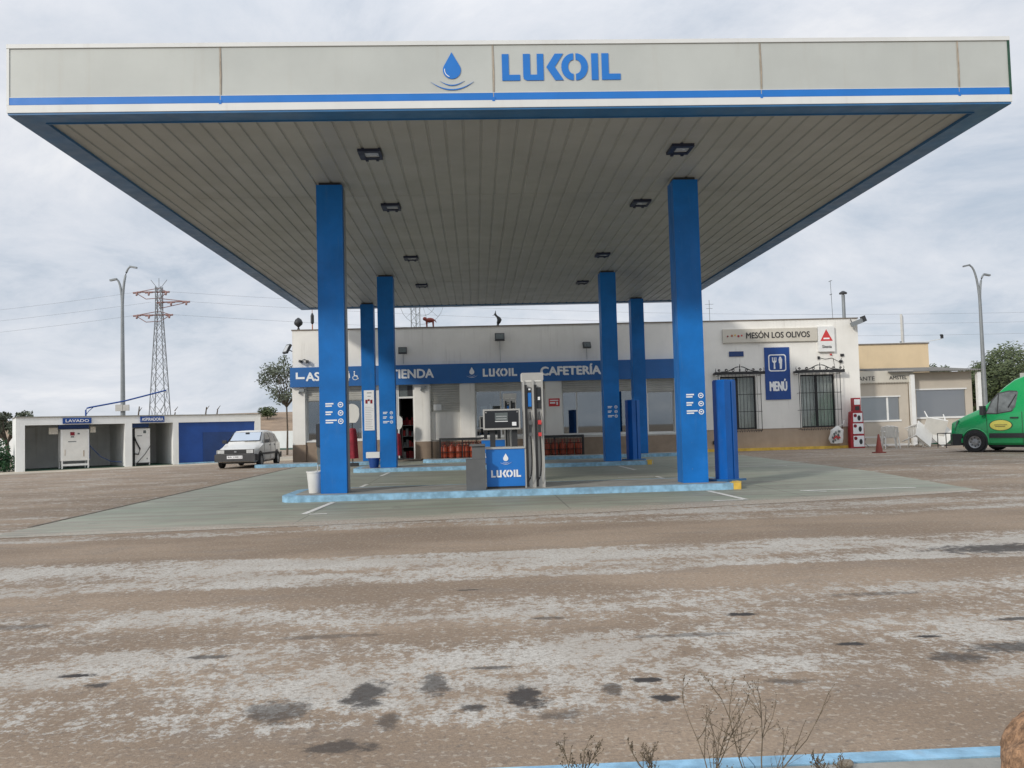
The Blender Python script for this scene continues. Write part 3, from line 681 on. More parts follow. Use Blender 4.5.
cx = -5.07; q.lathe([(.035, -.004), (.035, .004)], mat=TR((cx, by-.008, 3.60)) @ rot(x=math.pi/2)); q.xz([(cx-.05, 3.55), (cx-.07, 3.36), (cx-.03, 3.36), (cx-.02, 3.25), (cx+.02, 3.25), (cx+.03, 3.36), (cx+.07, 3.36), (cx+.05, 3.55)], by-.012, by-.004)
cx = -4.80; q.lathe([(.03, -.004), (.03, .004)], mat=TR((cx-.03, by-.008, 3.60)) @ rot(x=math.pi/2)); q.xz([(cx-.05, 3.55), (cx-.05, 3.42), (cx+.05, 3.42), (cx+.10, 3.30), (cx+.14, 3.32), (cx+.08, 3.46), (cx-.01, 3.46), (cx-.01, 3.55)], by-.012, by-.004)
for k in range(11):
    a0, a1 = rad(130+k*22), rad(152+k*22); q.xz([(cx+.11*math.cos(a0), 3.36+.09*math.sin(a0)), (cx+.11*math.cos(a1), 3.36+.09*math.sin(a1)), (cx+.085*math.cos(a1), 3.36+.068*math.sin(a1)), (cx+.085*math.cos(a0), 3.36+.068*math.sin(a0))], by-.012, by-.004)
q.build('restroom_pictograms', 'bright_white', sb)
# restaurant windows with curtains
for (x0, x1, z0, z1) in (R1, R2):
    y = FY+.10; f = .06; xm = (x0+x1)/2-.03
    q = MB(); q.box(x0, x1, y, y+.06, z0, z0+f); q.box(x0, x1, y, y+.06, z1-f, z1); q.box(x0, x0+f, y, y+.06, z0+f, z1-f); q.box(x1-f, x1, y, y+.06, z0+f, z1-f); q.box(xm-.05, xm+.05, y, y+.06, z0+f, z1-f)
    w_ = q.build('window', 'iron', bl)
    q = MB(); q.box(x0+f, x1-f, y+.02, y+.028, z0+f, z1-f); q.build('pane', 'quiet_glass', w_)
    q = MB(); n = 90; top = []; bot = []
    for i in range(n+1):
        xx = x0+(x1-x0)*i/n; yy = FY+.26+.03*math.sin(i*.75)+.012*math.sin(i*.31+2)
        top.append(q.b.verts.new((xx, yy, z1))); bot.append(q.b.verts.new((xx, yy, z0)))
    for i in range(n): q.b.faces.new((bot[i], bot[i+1], top[i+1], top[i]))
    q.build('curtain', 'curtain', w_, smooth=60)
    # cage grille with scrolled cornice
    gx0, gx1, gz0, gz1, gy0, gy1 = x0-.15, x1+.12, z0-.06, z1+.02, FY-.26, FY-.004
    g = MB()
    nb = 12
    for i in range(nb+1):
        xx = gx0+(gx1-gx0)*i/nb; g.tube([(xx, gy0, gz0), (xx, gy0, gz1+.05)], .0075 if 0 < i < nb else .014, 5)
    for zz in (gz0, z0+.72, z0+1.42, gz1): g.tube([(gx0, gy0, zz), (gx1, gy0, zz)], .011, 5); g.tube([(gx0, gy0, zz), (gx0, gy1, zz)], .011, 5); g.tube([(gx1, gy0, zz), (gx1, gy1, zz)], .011, 5)
    for zz in (z0+.72, z0+1.42):
        for xx in (gx0, gx1): g.lathe([(.001, -.04), (.03, 0), (.001, .04)], (xx, gy0, zz), 8)
    for i in range(18): xx = gx0+(gx1-gx0)*(i+.5)/18; g.lathe([(.001, -.05), (.016, -.02), (.016, .02)], (xx, gy0, gz0-.02), 6)
    gr = g.build('window_grille', 'iron', w_)
    g = MB(); g.box(x0-.30, x1+.30, FY-.34, FY-.29, z1+.05, z1+.17); g.box(x0-.28, x0-.2, FY-.289, FY-.003, z1+.08, z1+.14); g.box(x1+.2, x1+.28, FY-.289, FY-.003, z1+.08, z1+.14)
    zb = z1+.16; cxm = (x0+x1)/2; yy = FY-.315
    for s_ in (-1, 1):
        g.tube([(cxm+s_*(.05+i*.08), yy, zb+.20*math.exp(-((i*.08)/.32)**2)+.01) for i in range(10)], .02, 5)
        for (c0, rr) in ((.28, .07), (.55, .06), (.85, .05)):
            g.tube([(cxm+s_*(c0+rr*(1-k*.05)*math.cos(k*.7)), yy, zb+.07+rr*(1-k*.05)*math.sin(k*.7)) for k in range(13)], .017, 5)
        g.tube([(cxm+s_*.97, yy, zb), (cxm+s_*1.0, yy, zb+.08), (cxm+s_*.98, yy, zb+.17)], [.02, .015, .004], 5)
    g.lathe([(.02, 0), (.035, .08), (.012, .16), (.03, .2), (.002, .33)], (cxm, yy, zb), 8)
    g.build('grille_cornice', 'iron', gr)
# roof-top details
def flood(x, z, label, tilt=-.35, y=FY, s=1.0, rz=0, hang=.0):
    t = thing('floodlight', label, 'floodlight', (x, y, z))
    T = TR((x, y-.16, z)) @ rot(x=tilt, z=rz)
    q = MB(); q.mbox(T, .34*s, .10*s, .26*s); q.build('housing', 'dark', t, bevel=.01)
    q = MB(); q.mbox(T @ TR((0, -.052*s, 0)), .28*s, .006, .2*s); q.build('lamp_glass', 'lcd', t)
    q = MB(); q.tube([(x-.12*s, y-.16, z), (x-.12*s, y-.02, z+.05)], .012, 6); q.tube([(x+.12*s, y-.16, z), (x+.12*s, y-.02, z+.05)], .012, 6); q.box(x-.15*s, x+.15*s, y-.02, y-.002, z+.02, z+.08); q.build('bracket', 'dark', t)
    q = MB(); q.tube([(x, y-.012, z+.02), (x+.01, y-.012, 3.9)], .007, 5); q.build('cable', 'grey', t)
    return t
flood(-2.90, 4.42, 'small black floodlight on the white wall above the TIENDA lettering')
flood(1.02, 4.88, 'larger black floodlight below the bird figure on the parapet', s=1.15)
flood(4.55, 4.47, 'black floodlight on the white wall above the CAFETERÍA lettering', s=.95, rz=.2)
t = thing('corner_floodlight', 'black floodlight sticking out beyond the left corner of the white building', 'floodlight', (-7.45, 35.5, 4.6))
q = MB(); T = TR((-7.58, 35.4, 4.62)) @ rot(z=-.9, x=-.5); q.mbox(T, .36, .09, .40); q.build('housing', 'dark', t, bevel=.01)
q = MB(); q.mbox(T @ TR((0, -.05, 0)), .26, .01, .3); q.build('lamp_glass', 'lens', t)
q = MB(); q.tube([(-7.33, 35.5, 4.5), (-7.55, 35.42, 4.6)], .02, 6); q.build('bracket', 'dark', t)
t = thing('security_camera', 'grey tube camera pointing outward at the top right corner of the restaurant wall', 'camera', (15.6, 35.1, 5.1))
q = MB(); T = TR((15.72, 34.95, 5.14)) @ rot(y=-.35, z=-.1); q.mbox(T, .52, .18, .18); q.build('housing', 'grey', t, bevel=.03)
q = MB(); q.mbox(T @ TR((.29, 0, .04)), .14, .24, .24); q.build('hood', 'dark', t, bevel=.02)
q = MB(); q.tube([(15.55, 35.18, 5.3), (15.55, 35.0, 5.0), (15.6, 34.95, 5.1)], .015, 6); q.build('bracket', 'dark', t)
t = thing('dome_camera_cluster', 'small dark camera pair on the wall above the ASEOS arrow', 'camera', (-6.9, 35.1, 4.0))
q = MB(); q.mbox(TR((-6.98, 35.05, 4.08)) @ rot(z=.5, x=.2), .10, .22, .09); q.mbox(TR((-6.72, 35.07, 4.06)), .10, .16, .12); q.build('housing', 'dark', t, bevel=.01)
q = MB(); q.tube([(-6.98, 35.15, 4.1), (-6.85, 35.18, 4.18), (-6.72, 35.15, 4.08)], .012, 5); q.build('bracket', 'dark', t)
for lx in (-6.95, -2.1):
    q = MB(); q.box(lx-.1, lx+.1, 34.98, 35.095, 2.86, 2.98)
    q.box(lx-.12, lx-.08, 34.95, 35.095, 2.78, 2.86)
    single('outlet_box', q, 'grey', 'small grey box on the white pilaster under the %s lettering' % ('ASEOS' if lx < -5 else 'TIENDA'), 'wall box', bevel=.01)
q = MB(); q.lathe([(.07, 0), (.03, .1), (.05, .13), (.16, .22), (.18, .30), (.13, .42), (.03, .5)], (-7.1, 35.34, 5.375), 12); single('roof_finial', q, 'dark', 'dark pinecone finial on the left corner of the parapet', 'ornament', smooth=50)
t = thing('thin_antenna', 'thin rusty mast with a swollen middle near the left corner of the roof', 'antenna', (-6.57, 35.5, 5.0))
q = MB(); q.tube([(-6.57, 35.5, 4.95), (-6.57, 35.5, 5.6)], .025, 6); q.tube([(-6.57, 35.5, 5.6), (-6.57, 35.5, 7.4)], .012, 6); q.build('mast', 'terracotta', t)
q = MB(); q.lathe([(.03, 0), (.07, .06), (.07, .35), (.03, .45)], (-6.57, 35.5, 5.62), 8); q.build('coil', 'dark', t)
# bird figure
t = thing('bird_figure', 'dark carved bird figure standing on the parapet above the middle floodlight', 'figure', (.97, 35.34, 5.375))
q = MB(); q.loft([[(.97+dx_+r*math.cos(a)*.8, 35.34+r*math.sin(a), 5.375+z_) for a in [2*math.pi*k/10 for k in range(10)]] for dx_, z_, r in ((0, 0, .09), (0, .05, .05), (.03, .12, .10), (.07, .24, .12), (.03, .34, .10), (-.07, .42, .075), (-.10, .48, .06), (-.09, .53, .03), (-.08, .62, .012))]); q.build('body', 'dark', t, smooth=60)
q = MB(); q.lathe([(.02, 0), (.001, .12)], mat=TR((-.06+.92, 35.34, 5.83)) @ rot(y=-1.9), seg=6); q.build('beak', 'dark', t)
# lattice aerial mast
t = thing('lattice_mast', 'grey lattice aerial mast with curved grid dish rising behind the roof', 'antenna', (-2.35, 36.4, 5.0))
q = MB()
X0, X1 = -2.62, -2.26; y0_, y1_ = 36.3, 36.6
for xx, yy in ((X0, y0_), (X1, y0_), ((X0+X1)/2, y1_)): q.tube([(xx, yy, 5.0), (xx, yy, 9.2)], .022, 6)
for k in range(11):
    za, zb = 5+k*.38, 5.38+k*.38
    q.tube([(X0, y0_, za), (X1, y0_, zb)], .009, 4); q.tube([(X1, y0_, za), ((X0+X1)/2, y1_, zb)], .009, 4); q.tube([((X0+X1)/2, y1_, za), (X0, y0_, zb)], .009, 4)
q.build('mast', 'grey', t)
q = MB()
q.tube([(X1, y0_, 6.55), (X1+.9, y0_, 6.48), (X1+.9, y0_, 6.75)], .02, 6)
for r_ in (.55, .9):
    q.tube([(X1+.1+r_*math.cos(rad(a)), y0_-.1, 6.5+r_*math.sin(rad(a))) for a in range(180, 361, 15)], .008, 4)
for a in range(190, 351, 32): q.tube([(X1+.1, y0_-.1, 6.5), (X1+.1+.9*math.cos(rad(a)), y0_-.1, 6.5+.9*math.sin(rad(a)))], .006, 4)
q.build('grid_dish', 'grey', t)
# terracotta animal figure
t = thing('animal_figure', 'orange terracotta four legged animal figure on the parapet beside the lattice mast', 'figure', (-1.8, 35.34, 5.375))
q = MB()
def ell(cx, cy, cz, rx, ry, rz_, seg=10):
    q.lathe([(math.sin(math.pi*k/8), -math.cos(math.pi*k/8)) for k in range(9)], mat=TR((cx, cy, cz)) @ Matrix.Diagonal((rx, ry, rz_, 1)), seg=seg)
ell(-1.80, 35.34, 5.66, .20, .09, .10); ell(-2.0, 35.34, 5.72, .085, .07, .08); q.tube([(-1.6, 35.34, 5.66), (-1.53, 35.34, 5.56)], [.03, .01], 6)
for xx in (-1.93, -1.67):
    for yy in (35.29, 35.39): q.tube([(xx, yy, 5.62), (xx+.01, yy, 5.375)], [.045, .03], 6)
q.build('body', 'cone', t, smooth=60)
t = thing('chimney_pipe', 'dark metal flue pipe with a cowl on the restaurant roof corner', 'chimney', (15.5, 36, 5))
q = MB(); q.lathe([(.07, 0), (.07, 1.42)], (15.6, 35.9, 5.0), 12); q.build('flue', 'grey', t, smooth=40)
q = MB(); q.lathe([(.16, 0), (.16, .06), (.05, .13)], (15.6, 35.9, 6.46), 12); q.tube([(15.6, 35.9, 6.4), (15.6, 35.9, 6.5)], .03, 6); q.build('cowl', 'dark', t)
q = MB(); q.tube([(15.25, 36.2, 5.0), (15.2, 36.2, 7.1)], .012, 5); q.tube([(15.2, 36.1, 6.5), (15.2, 36.3, 6.5)], .02, 5); q.tube([(15.13, 36.2, 7.05), (15.27, 36.2, 7.1)], .015, 5)
single('whip_antenna', q, 'grey', 'thin whip antenna standing just left of the flue pipe', 'antenna')
q = MB(); q.tube([(11.0, 40, 5.0), (11.0, 40, 6.9)], .015, 5); q.tube([(10.8, 40, 6.7), (11.2, 40, 6.7)], .01, 5); q.tube([(10.85, 40, 6.5), (11.15, 40, 6.5)], .01, 5)
single('tv_aerial', q, 'grey', 'faint thin television aerial behind the restaurant sign', 'antenna')

# signs on the building
t = thing('restaurant_sign', 'long cream board reading MESÓN LOS OLIVOS on the white wall', 'sign', (12.4, FY, 4.4))
q = MB(); q.box(10.17, 14.10, FY-.09, FY-.004, 4.44, 4.99); q.build('board', 'sign_cream', t, bevel=.01)
text_mesh('MESÓN LOS OLIVOS', 11.14, 13.78, 4.60, 4.90, FY-.09, 'lettering', 'black_ink', t, .022)
for i, (xx, mt_) in enumerate(((10.40, 'maroon'), (10.58, 'terracotta'), (10.72, 'kerb_yellow'), (10.86, 'red'), (11.0, 'sign_red'), )):
    q = MB(); q.lathe([(.001, -.003), (.035+.012*(i % 2), -.003), (.035+.012*(i % 2), .003), (.001, .003)], mat=TR((xx*.97+.28, FY-.097, 4.70+.02*(i % 3))) @ rot(x=math.pi/2), seg=10); q.build('food_picture', mt_, t)
t = thing('beer_sign', 'white square sign with red triangle at the end of the restaurant board', 'sign', (14.4, FY, 4))
q = MB(); q.box(14.12, 14.80, FY-.13, FY-.004, 3.98, 5.02); q.build('board', 'white', t, bevel=.02)
q = MB(); q.xz([(14.20, 4.42), (14.72, 4.42), (14.46, 4.90)], FY-.137, FY-.1305); q.build('red_triangle', 'sign_red', t)
q = MB(); q.xz([(14.33, 4.49), (14.59, 4.49), (14.58, 4.55), (14.34, 4.55)], FY-.141, FY-.1375); q.build('triangle_bar', 'bright_white', t)
text_mesh('Siesta', 14.27, 14.66, 4.13, 4.25, FY-.13, 'lettering', 'black_ink', t, .015)
t = thing('menu_sign', 'tall blue sign with fork and knife reading MENÚ between the barred windows', 'sign', (12.4, FY, 2.05))
q = MB(); q.box(11.88, 12.92, FY-.035, FY-.003, 2.06, 4.21); q.build('board', 'royal', t, bevel=.004)
q = MB(); yy = FY-.042; Y2 = FY-.0355
def ring(x0, x1, z0, z1, r, w_):
    def rr(x0, x1, z0, z1, r): return [(cx+r*math.cos(rad(a0+k*22.5)), cz+r*math.sin(rad(a0+k*22.5))) for cx, cz, a0 in ((x1-r, z1-r, 0), (x0+r, z1-r, 90), (x0+r, z0+r, 180), (x1-r, z0+r, 270)) for k in range(5)]
    O = rr(x0, x1, z0, z1, r); I = rr(x0+w_, x1-w_, z0+w_, z1-w_, r-w_*.6)
    for k in range(len(O)): j = (k+1) % len(O); q.xz([O[k], O[j], I[j], I[k]], yy, Y2)
ring(12.03, 12.77, 3.22, 3.92, .1, .045)
q.xz([(12.245, 3.32), (12.315, 3.32), (12.305, 3.56), (12.37, 3.62), (12.37, 3.80), (12.34, 3.80), (12.335, 3.66), (12.30, 3.66), (12.295, 3.80), (12.265, 3.80), (12.26, 3.66), (12.225, 3.66), (12.22, 3.80), (12.19, 3.80), (12.19, 3.62), (12.255, 3.56)], yy, Y2)
q.xz([(12.50, 3.32), (12.58, 3.32), (12.60, 3.56), (12.61, 3.70), (12.56, 3.82), (12.50, 3.82), (12.46, 3.70), (12.47, 3.56), (12.50, 3.54)], yy, Y2)
q.build('fork_and_knife', 'bright_white', t)
text_mesh('MENÚ', 12.06, 12.76, 2.42, 2.90, FY-.035, 'lettering', 'bright_white', t, .04)
q = MB(); q.box(10.42, 11.02, FY-.03, FY-.003, 3.87, 4.08); single('blue_plaque', q, 'royal_dark', 'small dark blue plaque above the left barred window', 'plaque', bevel=.004)
q = MB(); q.tube([(14.15, FY-.02, 3.75), (14.4, FY-.03, 3.68), (14.7, FY-.02, 3.72), (15.0, FY-.03, 3.55), (15.1, FY-.02, 3.7)], .009, 5); q.tube([(14.75, FY-.02, 3.72), (14.8, FY-.02, 3.3), (15.0, FY-.02, 3.25), (15.05, FY-.02, 3.6)], .007, 5)
q.box(14.1, 14.18, FY-.05, FY-.003, 3.68, 3.80); q.box(15.0, 15.12, FY-.07, FY-.003, 3.52, 3.62); q.box(15.06, 15.2, FY-.05, FY-.003, 3.78, 3.88)
single('loose_wiring', q, 'iron', 'loose black cable and junction boxes below the red triangle sign', 'cable')
q = MB(); q.lathe([(.001, 0), (.04, .01), (.04, .05), (.001, .08)], mat=TR((14.66, FY-.003, 3.86)) @ rot(x=math.pi/2), seg=10); single('alarm_lamp', q, 'sign_red', 'little red alarm lamp under the red triangle sign', 'lamp')
q = MB(); q.box(9.6, 9.76, FY-.09, FY-.04, .30, .44); q.lathe([(.05, 0), (.05, .06)], mat=TR((9.68, FY-.09, .37)) @ rot(x=math.pi/2), seg=10); single('wall_tap_box', q, 'dark', 'small black box low on the tan plinth beside the blue column', 'wall box')
t = thing('pillar_notice', 'red and white notice on the white pilaster beside the dispenser', 'sign', (3.17, FY-.1, 2.0))
q = MB(); q.box(2.94, 3.38, FY-.115, FY-.102, 2.02, 2.34); q.build('board', 'sign_red', t, bevel=.004)
q = MB(); q.box(2.99, 3.33, FY-.119, FY-.1155, 2.24, 2.28); q.box(2.99, 3.20, FY-.119, FY-.1155, 2.13, 2.19); q.box(3.25, 3.31, FY-.119, FY-.1155, 2.08, 2.20); q.build('print', 'bright_white', t)
q = MB(); q.box(-1.72, -1.40, FY+.01, FY+.028, 1.98, 2.22); single('shutter_notice', q, 'white', 'small white paper notice on the closed roller shutter', 'notice')
# things in the windows
q = MB(); q.box(.55, .62, FY+.30, FY+.33, 1.62, 2.2); q.box(.18, .45, FY+.30, FY+.31, 1.75, 2.1); q.box(-.0, .18, FY+.3, FY+.31, 1.3, 1.7)
single('window_papers', q, 'white', 'white papers taped inside the wide window behind the display head', 'notice')
q = MB(); q.box(.72, 1.02, FY+.31, FY+.34, 2.1, 2.55); q.lathe([(.12, 0), (.10, .2), (.03, .3)], (.87, FY+.4, 2.25), 10); single('hanging_poster', q, 'cardboard', 'brown picture hanging in the wide window above the display head', 'poster')
for i in range(9):
    q = MB(); xx = -6.55+i*.22; hh = .3+.5*random.random(); q.box(xx, xx+.17, FY+.5, FY+.7, .9, .9+hh)
    q.box(xx+.02, xx+.15, FY+.495, FY+.5, .9+.1, .9+hh-.05)
    single('shelf_goods', q, random.choice(['silver', 'dark_green', 'lcd', 'grey']), '%s pack from the left on the shelf inside the leftmost shop window' % ('first', 'second', 'third', 'fourth', 'fifth', 'sixth', 'seventh', 'eighth', 'ninth')[i], 'goods', 'goods on the shop window shelf')
q = MB(); q.box(-6.7, -4.65, FY+.4, FY+.8, .84, .88); single('window_shelf', q, 'frame', 'pale shelf inside the leftmost shop window', 'shelf')
t = thing('counter', 'dark shop counter seen through the wide window', 'counter', (1.2, 37.5, 0))
q = MB(); q.box(.2, 2.4, 37.3, 37.8, .015, 1.1); q.build('counter_body', 'lcd', t); q = MB(); q.box(.1, 2.5, 37.2, 37.9, 1.1, 1.15); q.build('counter_top', 'frame', t)

# ================================================================ GAS BOTTLE CAGES
def cage(x0, x1, nb, label, which):
    t = thing('bottle_cage', label, 'cage', ((x0+x1)/2, 34.6, 0))
    y0, y1, z0, z1 = 34.42, 34.82, .04, .86
    q = MB()
    for xx in [x0+(x1-x0)*i/2 for i in range(3)]:
        for yy in (y0, y1): q.box(xx-.02, xx+.02, yy-.02, yy+.02, 0, z1)
    for zz in (z0+.02, z1-.02):
        for yy in (y0, y1): q.box(x0-.02, x1+.02, yy-.018, yy+.018, zz-.017, zz+.017)
    q.box(x0, x1, y0+.02, y1-.02, z0, z0+.02)
    q.build('cage_frame', 'iron', t)
    q = MB()
    n = int((x1-x0)/.12)
    for i in range(n+1): xx = x0+(x1-x0)*i/n; q.tube([(xx, y0, z0+.04), (xx, y0, z1-.04)], .0065, 4)
    for zz in (.3, .55): q.tube([(x0, y0-.005, zz), (x1, y0-.005, zz)], .012, 4)
    q.build('mesh_front', 'iron', t)
    q = MB(); q.box(x0+.05, x1-.05, y0-.03, y0-.022, z1-.10, z1-.03); q.build('notice_strip', 'dark', t)
    d = (x1-x0-.06)/nb
    for i in range(nb):
        cx = x0+.03+d*(i+.5)
        b = thing('gas_bottle', '%s orange gas bottle from the left in the cage %s' % (('first', 'second', 'third', 'fourth', 'fifth', 'sixth', 'seventh')[i], which), 'gas bottle', (cx, 34.62, .062), 0, 'orange gas bottles in the cage '+which, local=True)
        q = MB(); r = .142; q.lathe([(.12, 0), (.12, .03), (r, .05), (r, .27), (r+.006, .28), (r, .29), (r, .43), (.10, .51), (.05, .53)], seg=14); q.build('bottle_body', 'orange', b, smooth=40)
        q = MB(); q.lathe([(.045, .53), (.03, .56), (.03, .60)], seg=8)
        for a in (0, math.pi): q.tube([(.10*math.cos(a), .10*math.sin(a), .5), (.11*math.cos(a), .11*math.sin(a), .62)], .012, 5)
        q.tube([(.11*math.cos(rad(k*15)), .11*math.sin(rad(k*15)), .62) for k in range(25)], .011, 5); q.build('collar', 'cone', b)
cage(-1.46, .30, 6, 'black wire cage of orange gas bottles under the closed shutter', 'left of the dispenser')
cage(1.95, 4.22, 7, 'black wire cage of orange gas bottles under the cafeteria windows', 'right of the dispenser')

# ================================================================ FUEL DISPENSER
def dispenser(label, loc, first):
    t = thing('fuel_dispenser', label, 'fuel dispenser', loc, 0, 'fuel dispensers on the islands', local=True)
    # local: x 0..1.07, y 0..0.55, z 0..2.15
    q = MB(); q.box(0, .72, .02, .53, .04, .74); q.build('cabinet', 'logo_blue', t, bevel=.012)
    q = MB(); q.box(-.015, .735, .0, .55, .74, .775); q.build('cabinet_top', 'silver', t, bevel=.006)
    q = MB(); q.box(.0, .72, .035, .52, 0, .04); q.build('cabinet_foot', 'dark', t)
    lukoil(.08, .64, .21, .345, .02, 'bright_white', t); drop(.36, .655, .145, .02, 'bright_white', t)
    q = MB(); q.box(.08, .18, .2, .38, .775, 1.10); q.box(.50, .60, .2, .38, .775, 1.10); q.build('display_stem', 'dark', t)
    q = MB(); q.box(-.045, .655, .10, .46, 1.10, 1.49); dh = q.build('display_head', 'silver', t, bevel=.02)
    q = MB(); q.box(-.015, .625, .09, .098, 1.135, 1.46); q.build('display_panel', 'screen', dh)
    q = MB(); q.box(.18, .42, .082, .089, 1.27, 1.42); q.build('price_screen', 'lcd', dh)
    q = MB(); q.box(.50, .58, .082, .089, 1.17, 1.24); q.box(.18, .42, .0815, .0885, 1.25, 1.262); q.box(.2, .4, .0805, .0815, 1.30, 1.305); q.box(.2, .4, .0805, .0815, 1.35, 1.355); q.build('sticker', 'bright_white', dh)
    q = MB()
    for xx in (.01, .6): q.lathe([(.001, 0), (.012, 0), (.012, .004), (.001, .004)], mat=TR((xx, .086, 1.43)) @ rot(x=math.pi/2), seg=8)
    q.build('screw', 'silver', dh)
    # hose tower
    q = MB(); q.box(.72, 1.09, .06, .49, 0, 2.02); q.box(.70, 1.11, .04, .51, 2.02, 2.16); q.box(.715, .745, .02, .06, 0, 2.02); q.box(.885, .925, .02, .06, 0, 2.02); q.box(1.065, 1.095, .02, .06, 0, 2.02); tw = q.build('hose_tower', 'silver', t, bevel=.006)
    q = MB(); q.box(.69, 1.10, .045, .05, 1.99, 2.14) ; q.build('tower_cap_panel', 'plastic_white', tw)
    q = MB(); q.box(.750, .792, -.01, .055, .02, 1.93); q.box(.928, .970, -.01, .055, .02, 1.93); q.build('hose_channel', 'iron', tw)
    q = MB(); q.box(.80, .875, .02, .058, 1.48, 1.88); q.box(.972, 1.055, .02, .058, 1.48, 1.88); q.build('nozzle_recess', 'dark', tw)
    q = MB(); q.box(.805, .872, .012, .019, 1.52, 1.78); q.build('product_label', 'logo_blue', tw)
    q = MB(); q.box(.978, 1.05, .012, .019, 1.60, 1.84); q.build('product_label', 'screen', tw)
    q = MB(); q.box(.995, 1.035, .008, .0115, 1.64, 1.70); q.box(.82, .86, .008, .0115, 1.83, 1.86); q.build('label_print', 'bright_white', tw)
    for xx, mt_ in ((.838, 'dark'), (1.012, 'sign_red')):
        q = MB(); q.tube([(xx, -.0, 1.42), (xx, -.035, 1.30), (xx, -.04, 1.16)], [.012, .026, .028], 8); q.box(xx-.024, xx+.024, -.07, -.01, 1.02, 1.18)
        nzl = q.build('nozzle', 'dark', tw, bevel=.006)
        q = MB(); q.box(xx-.032, xx+.032, -.075, .0, 1.18, 1.26) ; q.box(xx-.03, xx+.03, -.078, -.005, .96, 1.03); q.build('nozzle_guard', mt_ if mt_ != 'dark' else 'bin', nzl, bevel=.008)
        q = MB(); pts = [(xx, -.04, 1.0)]
        for k in range(1, 13):
            u = k/12; pts.append((xx+.03*math.sin(u*math.pi)-.05*u, -.05-.03*math.sin(u*math.pi), 1.0-.84*math.sin(u*math.pi/2)))
        pts += [(xx-.06, -.03, .13), (xx-.07, -.0, .22)]
        q.tube(pts, .014, 7); q.build('hose', 'rubber', tw, smooth=60)
    # rear face hoses
    for xx in (.83, 1.0):
        q = MB(); q.tube([(xx, .52, 1.4), (xx, .58, 1.0), (xx-.05, .57, .3), (xx-.06, .5, .2)], .014, 6); q.build('hose', 'rubber', tw, smooth=60)
    return t
d1 = dispenser('nearest fuel dispenser, blue cabinet and tall silver hose tower on the front island', (.17, 16.33, .122), True)
d2 = copy_tree(d1); d2.location = (.14, 26.75, .122); d2['label'] = 'farther fuel dispenser mostly hidden behind the nearest one, on the middle island'
t = thing('waste_bin', 'dark grey stepped waste bin to the left of the nearest fuel dispenser', 'bin', (0, 16.3, .122))
q = MB(); q.box(-.215, .15, 15.99+.12, 16.5, .124, .685); q.build('bin_body', 'bin', t, bevel=.015)
q = MB(); q.box(-.10, .148, 16.22, 16.52, .685, .93); q.box(-.14, .15, 16.18, 16.55, .93, .965); q.build('bin_hood', 'bin', t, bevel=.012)
# blue totems
def totem(x, y, z, h, label, rz=.62):
    t = thing('blue_totem', label, 'totem', (x, y, z), rz, 'blue service totems', local=True)
    q = MB(); q.xy([(-.17, -.15), (-.02, -.17), (0, -.10), (.03, -.17), (.17, -.15), (.20, .0), (.15, .16), (-.15, .16), (-.20, 0)], 0.03, h); q.build('post', 'totem_blue', t, bevel=.012)
    q = MB(); q.xy([(-.28, -.24), (.28, -.24), (.28, .24), (-.28, .24)], 0, .035); q.build('base_plate', 'navy', t, bevel=.006)
    q = MB(); q.xy([(-.16, -.14), (.16, -.14), (.14, .15), (-.14, .15)], h, h+.02); q.build('top_cap', 'blue', t)
    return t
totem(4.82, 16.72, .122, 1.93, 'blue totem post at the right end of the front island')
totem(4.86, 26.95, .122, 1.85, 'blue totem post at the right end of the middle island, farther from the road')
# buckets
t = thing('squeegee_bucket', 'white plastic bucket with squeegee beside the nearest left column', 'bucket', (-3.05, 16.6, .122))
q = MB(); q.lathe([(.115, 0), (.12, .01), (.155, .38), (.165, .385), (.165, .41), (.150, .41), (.11, .02)], (-3.07, 16.62, .124), 20); q.build('bucket', 'plastic_white', t, smooth=40)
q = MB(); q.tube([(-3.06, 16.62, .16), (-2.98, 16.60, .98)], .010, 6); q.build('handle', 'frame', t)
q = MB(); q.mbox(TR((-2.985, 16.60, .86)) @ rot(y=.1), .03, .04, .18); q.mbox(TR((-2.975, 16.60, 1.0)) @ rot(y=.1), .09, .05, .05); q.build('grip', 'dark', t, bevel=.006)
t = thing('glove_dispenser', 'dark glove and paper dispenser on the left side of the nearest left column', 'dispenser', (-2.96, 16.6, .6))
q = MB(); q.box(-3.02, -2.925, 16.5, 16.7, 1.0, 1.42); q.build('housing', 'dark', t, bevel=.012)
q = MB(); q.loft([[(-2.975+dx_, 16.6+dy_, z_) for dx_, dy_ in ((-.04*s_, -.05), (.03*s_, -.06), (.035, .05*s_), (-.03, .06*s_))] for z_, s_ in ((.998, .8), (.9, 1.1), (.78, .7), (.66, 1.0))]); q.build('hanging_bag', 'lcd', t)
t = thing('paper_bucket', 'small blue bucket with a white paper box on top beside the second left column', 'bucket', (-3.15, 26.65, .122))
q = MB(); q.lathe([(.13, 0), (.17, .27), (.185, .27), (.185, .30), (.15, .3)], (-3.14, 26.66, .124), 18); q.build('bucket', 'royal', t, smooth=40)
q = MB(); q.box(-3.36, -2.95, 26.5, 26.82, .424, .60); q.build('paper_box', 'white', t, bevel=.03)
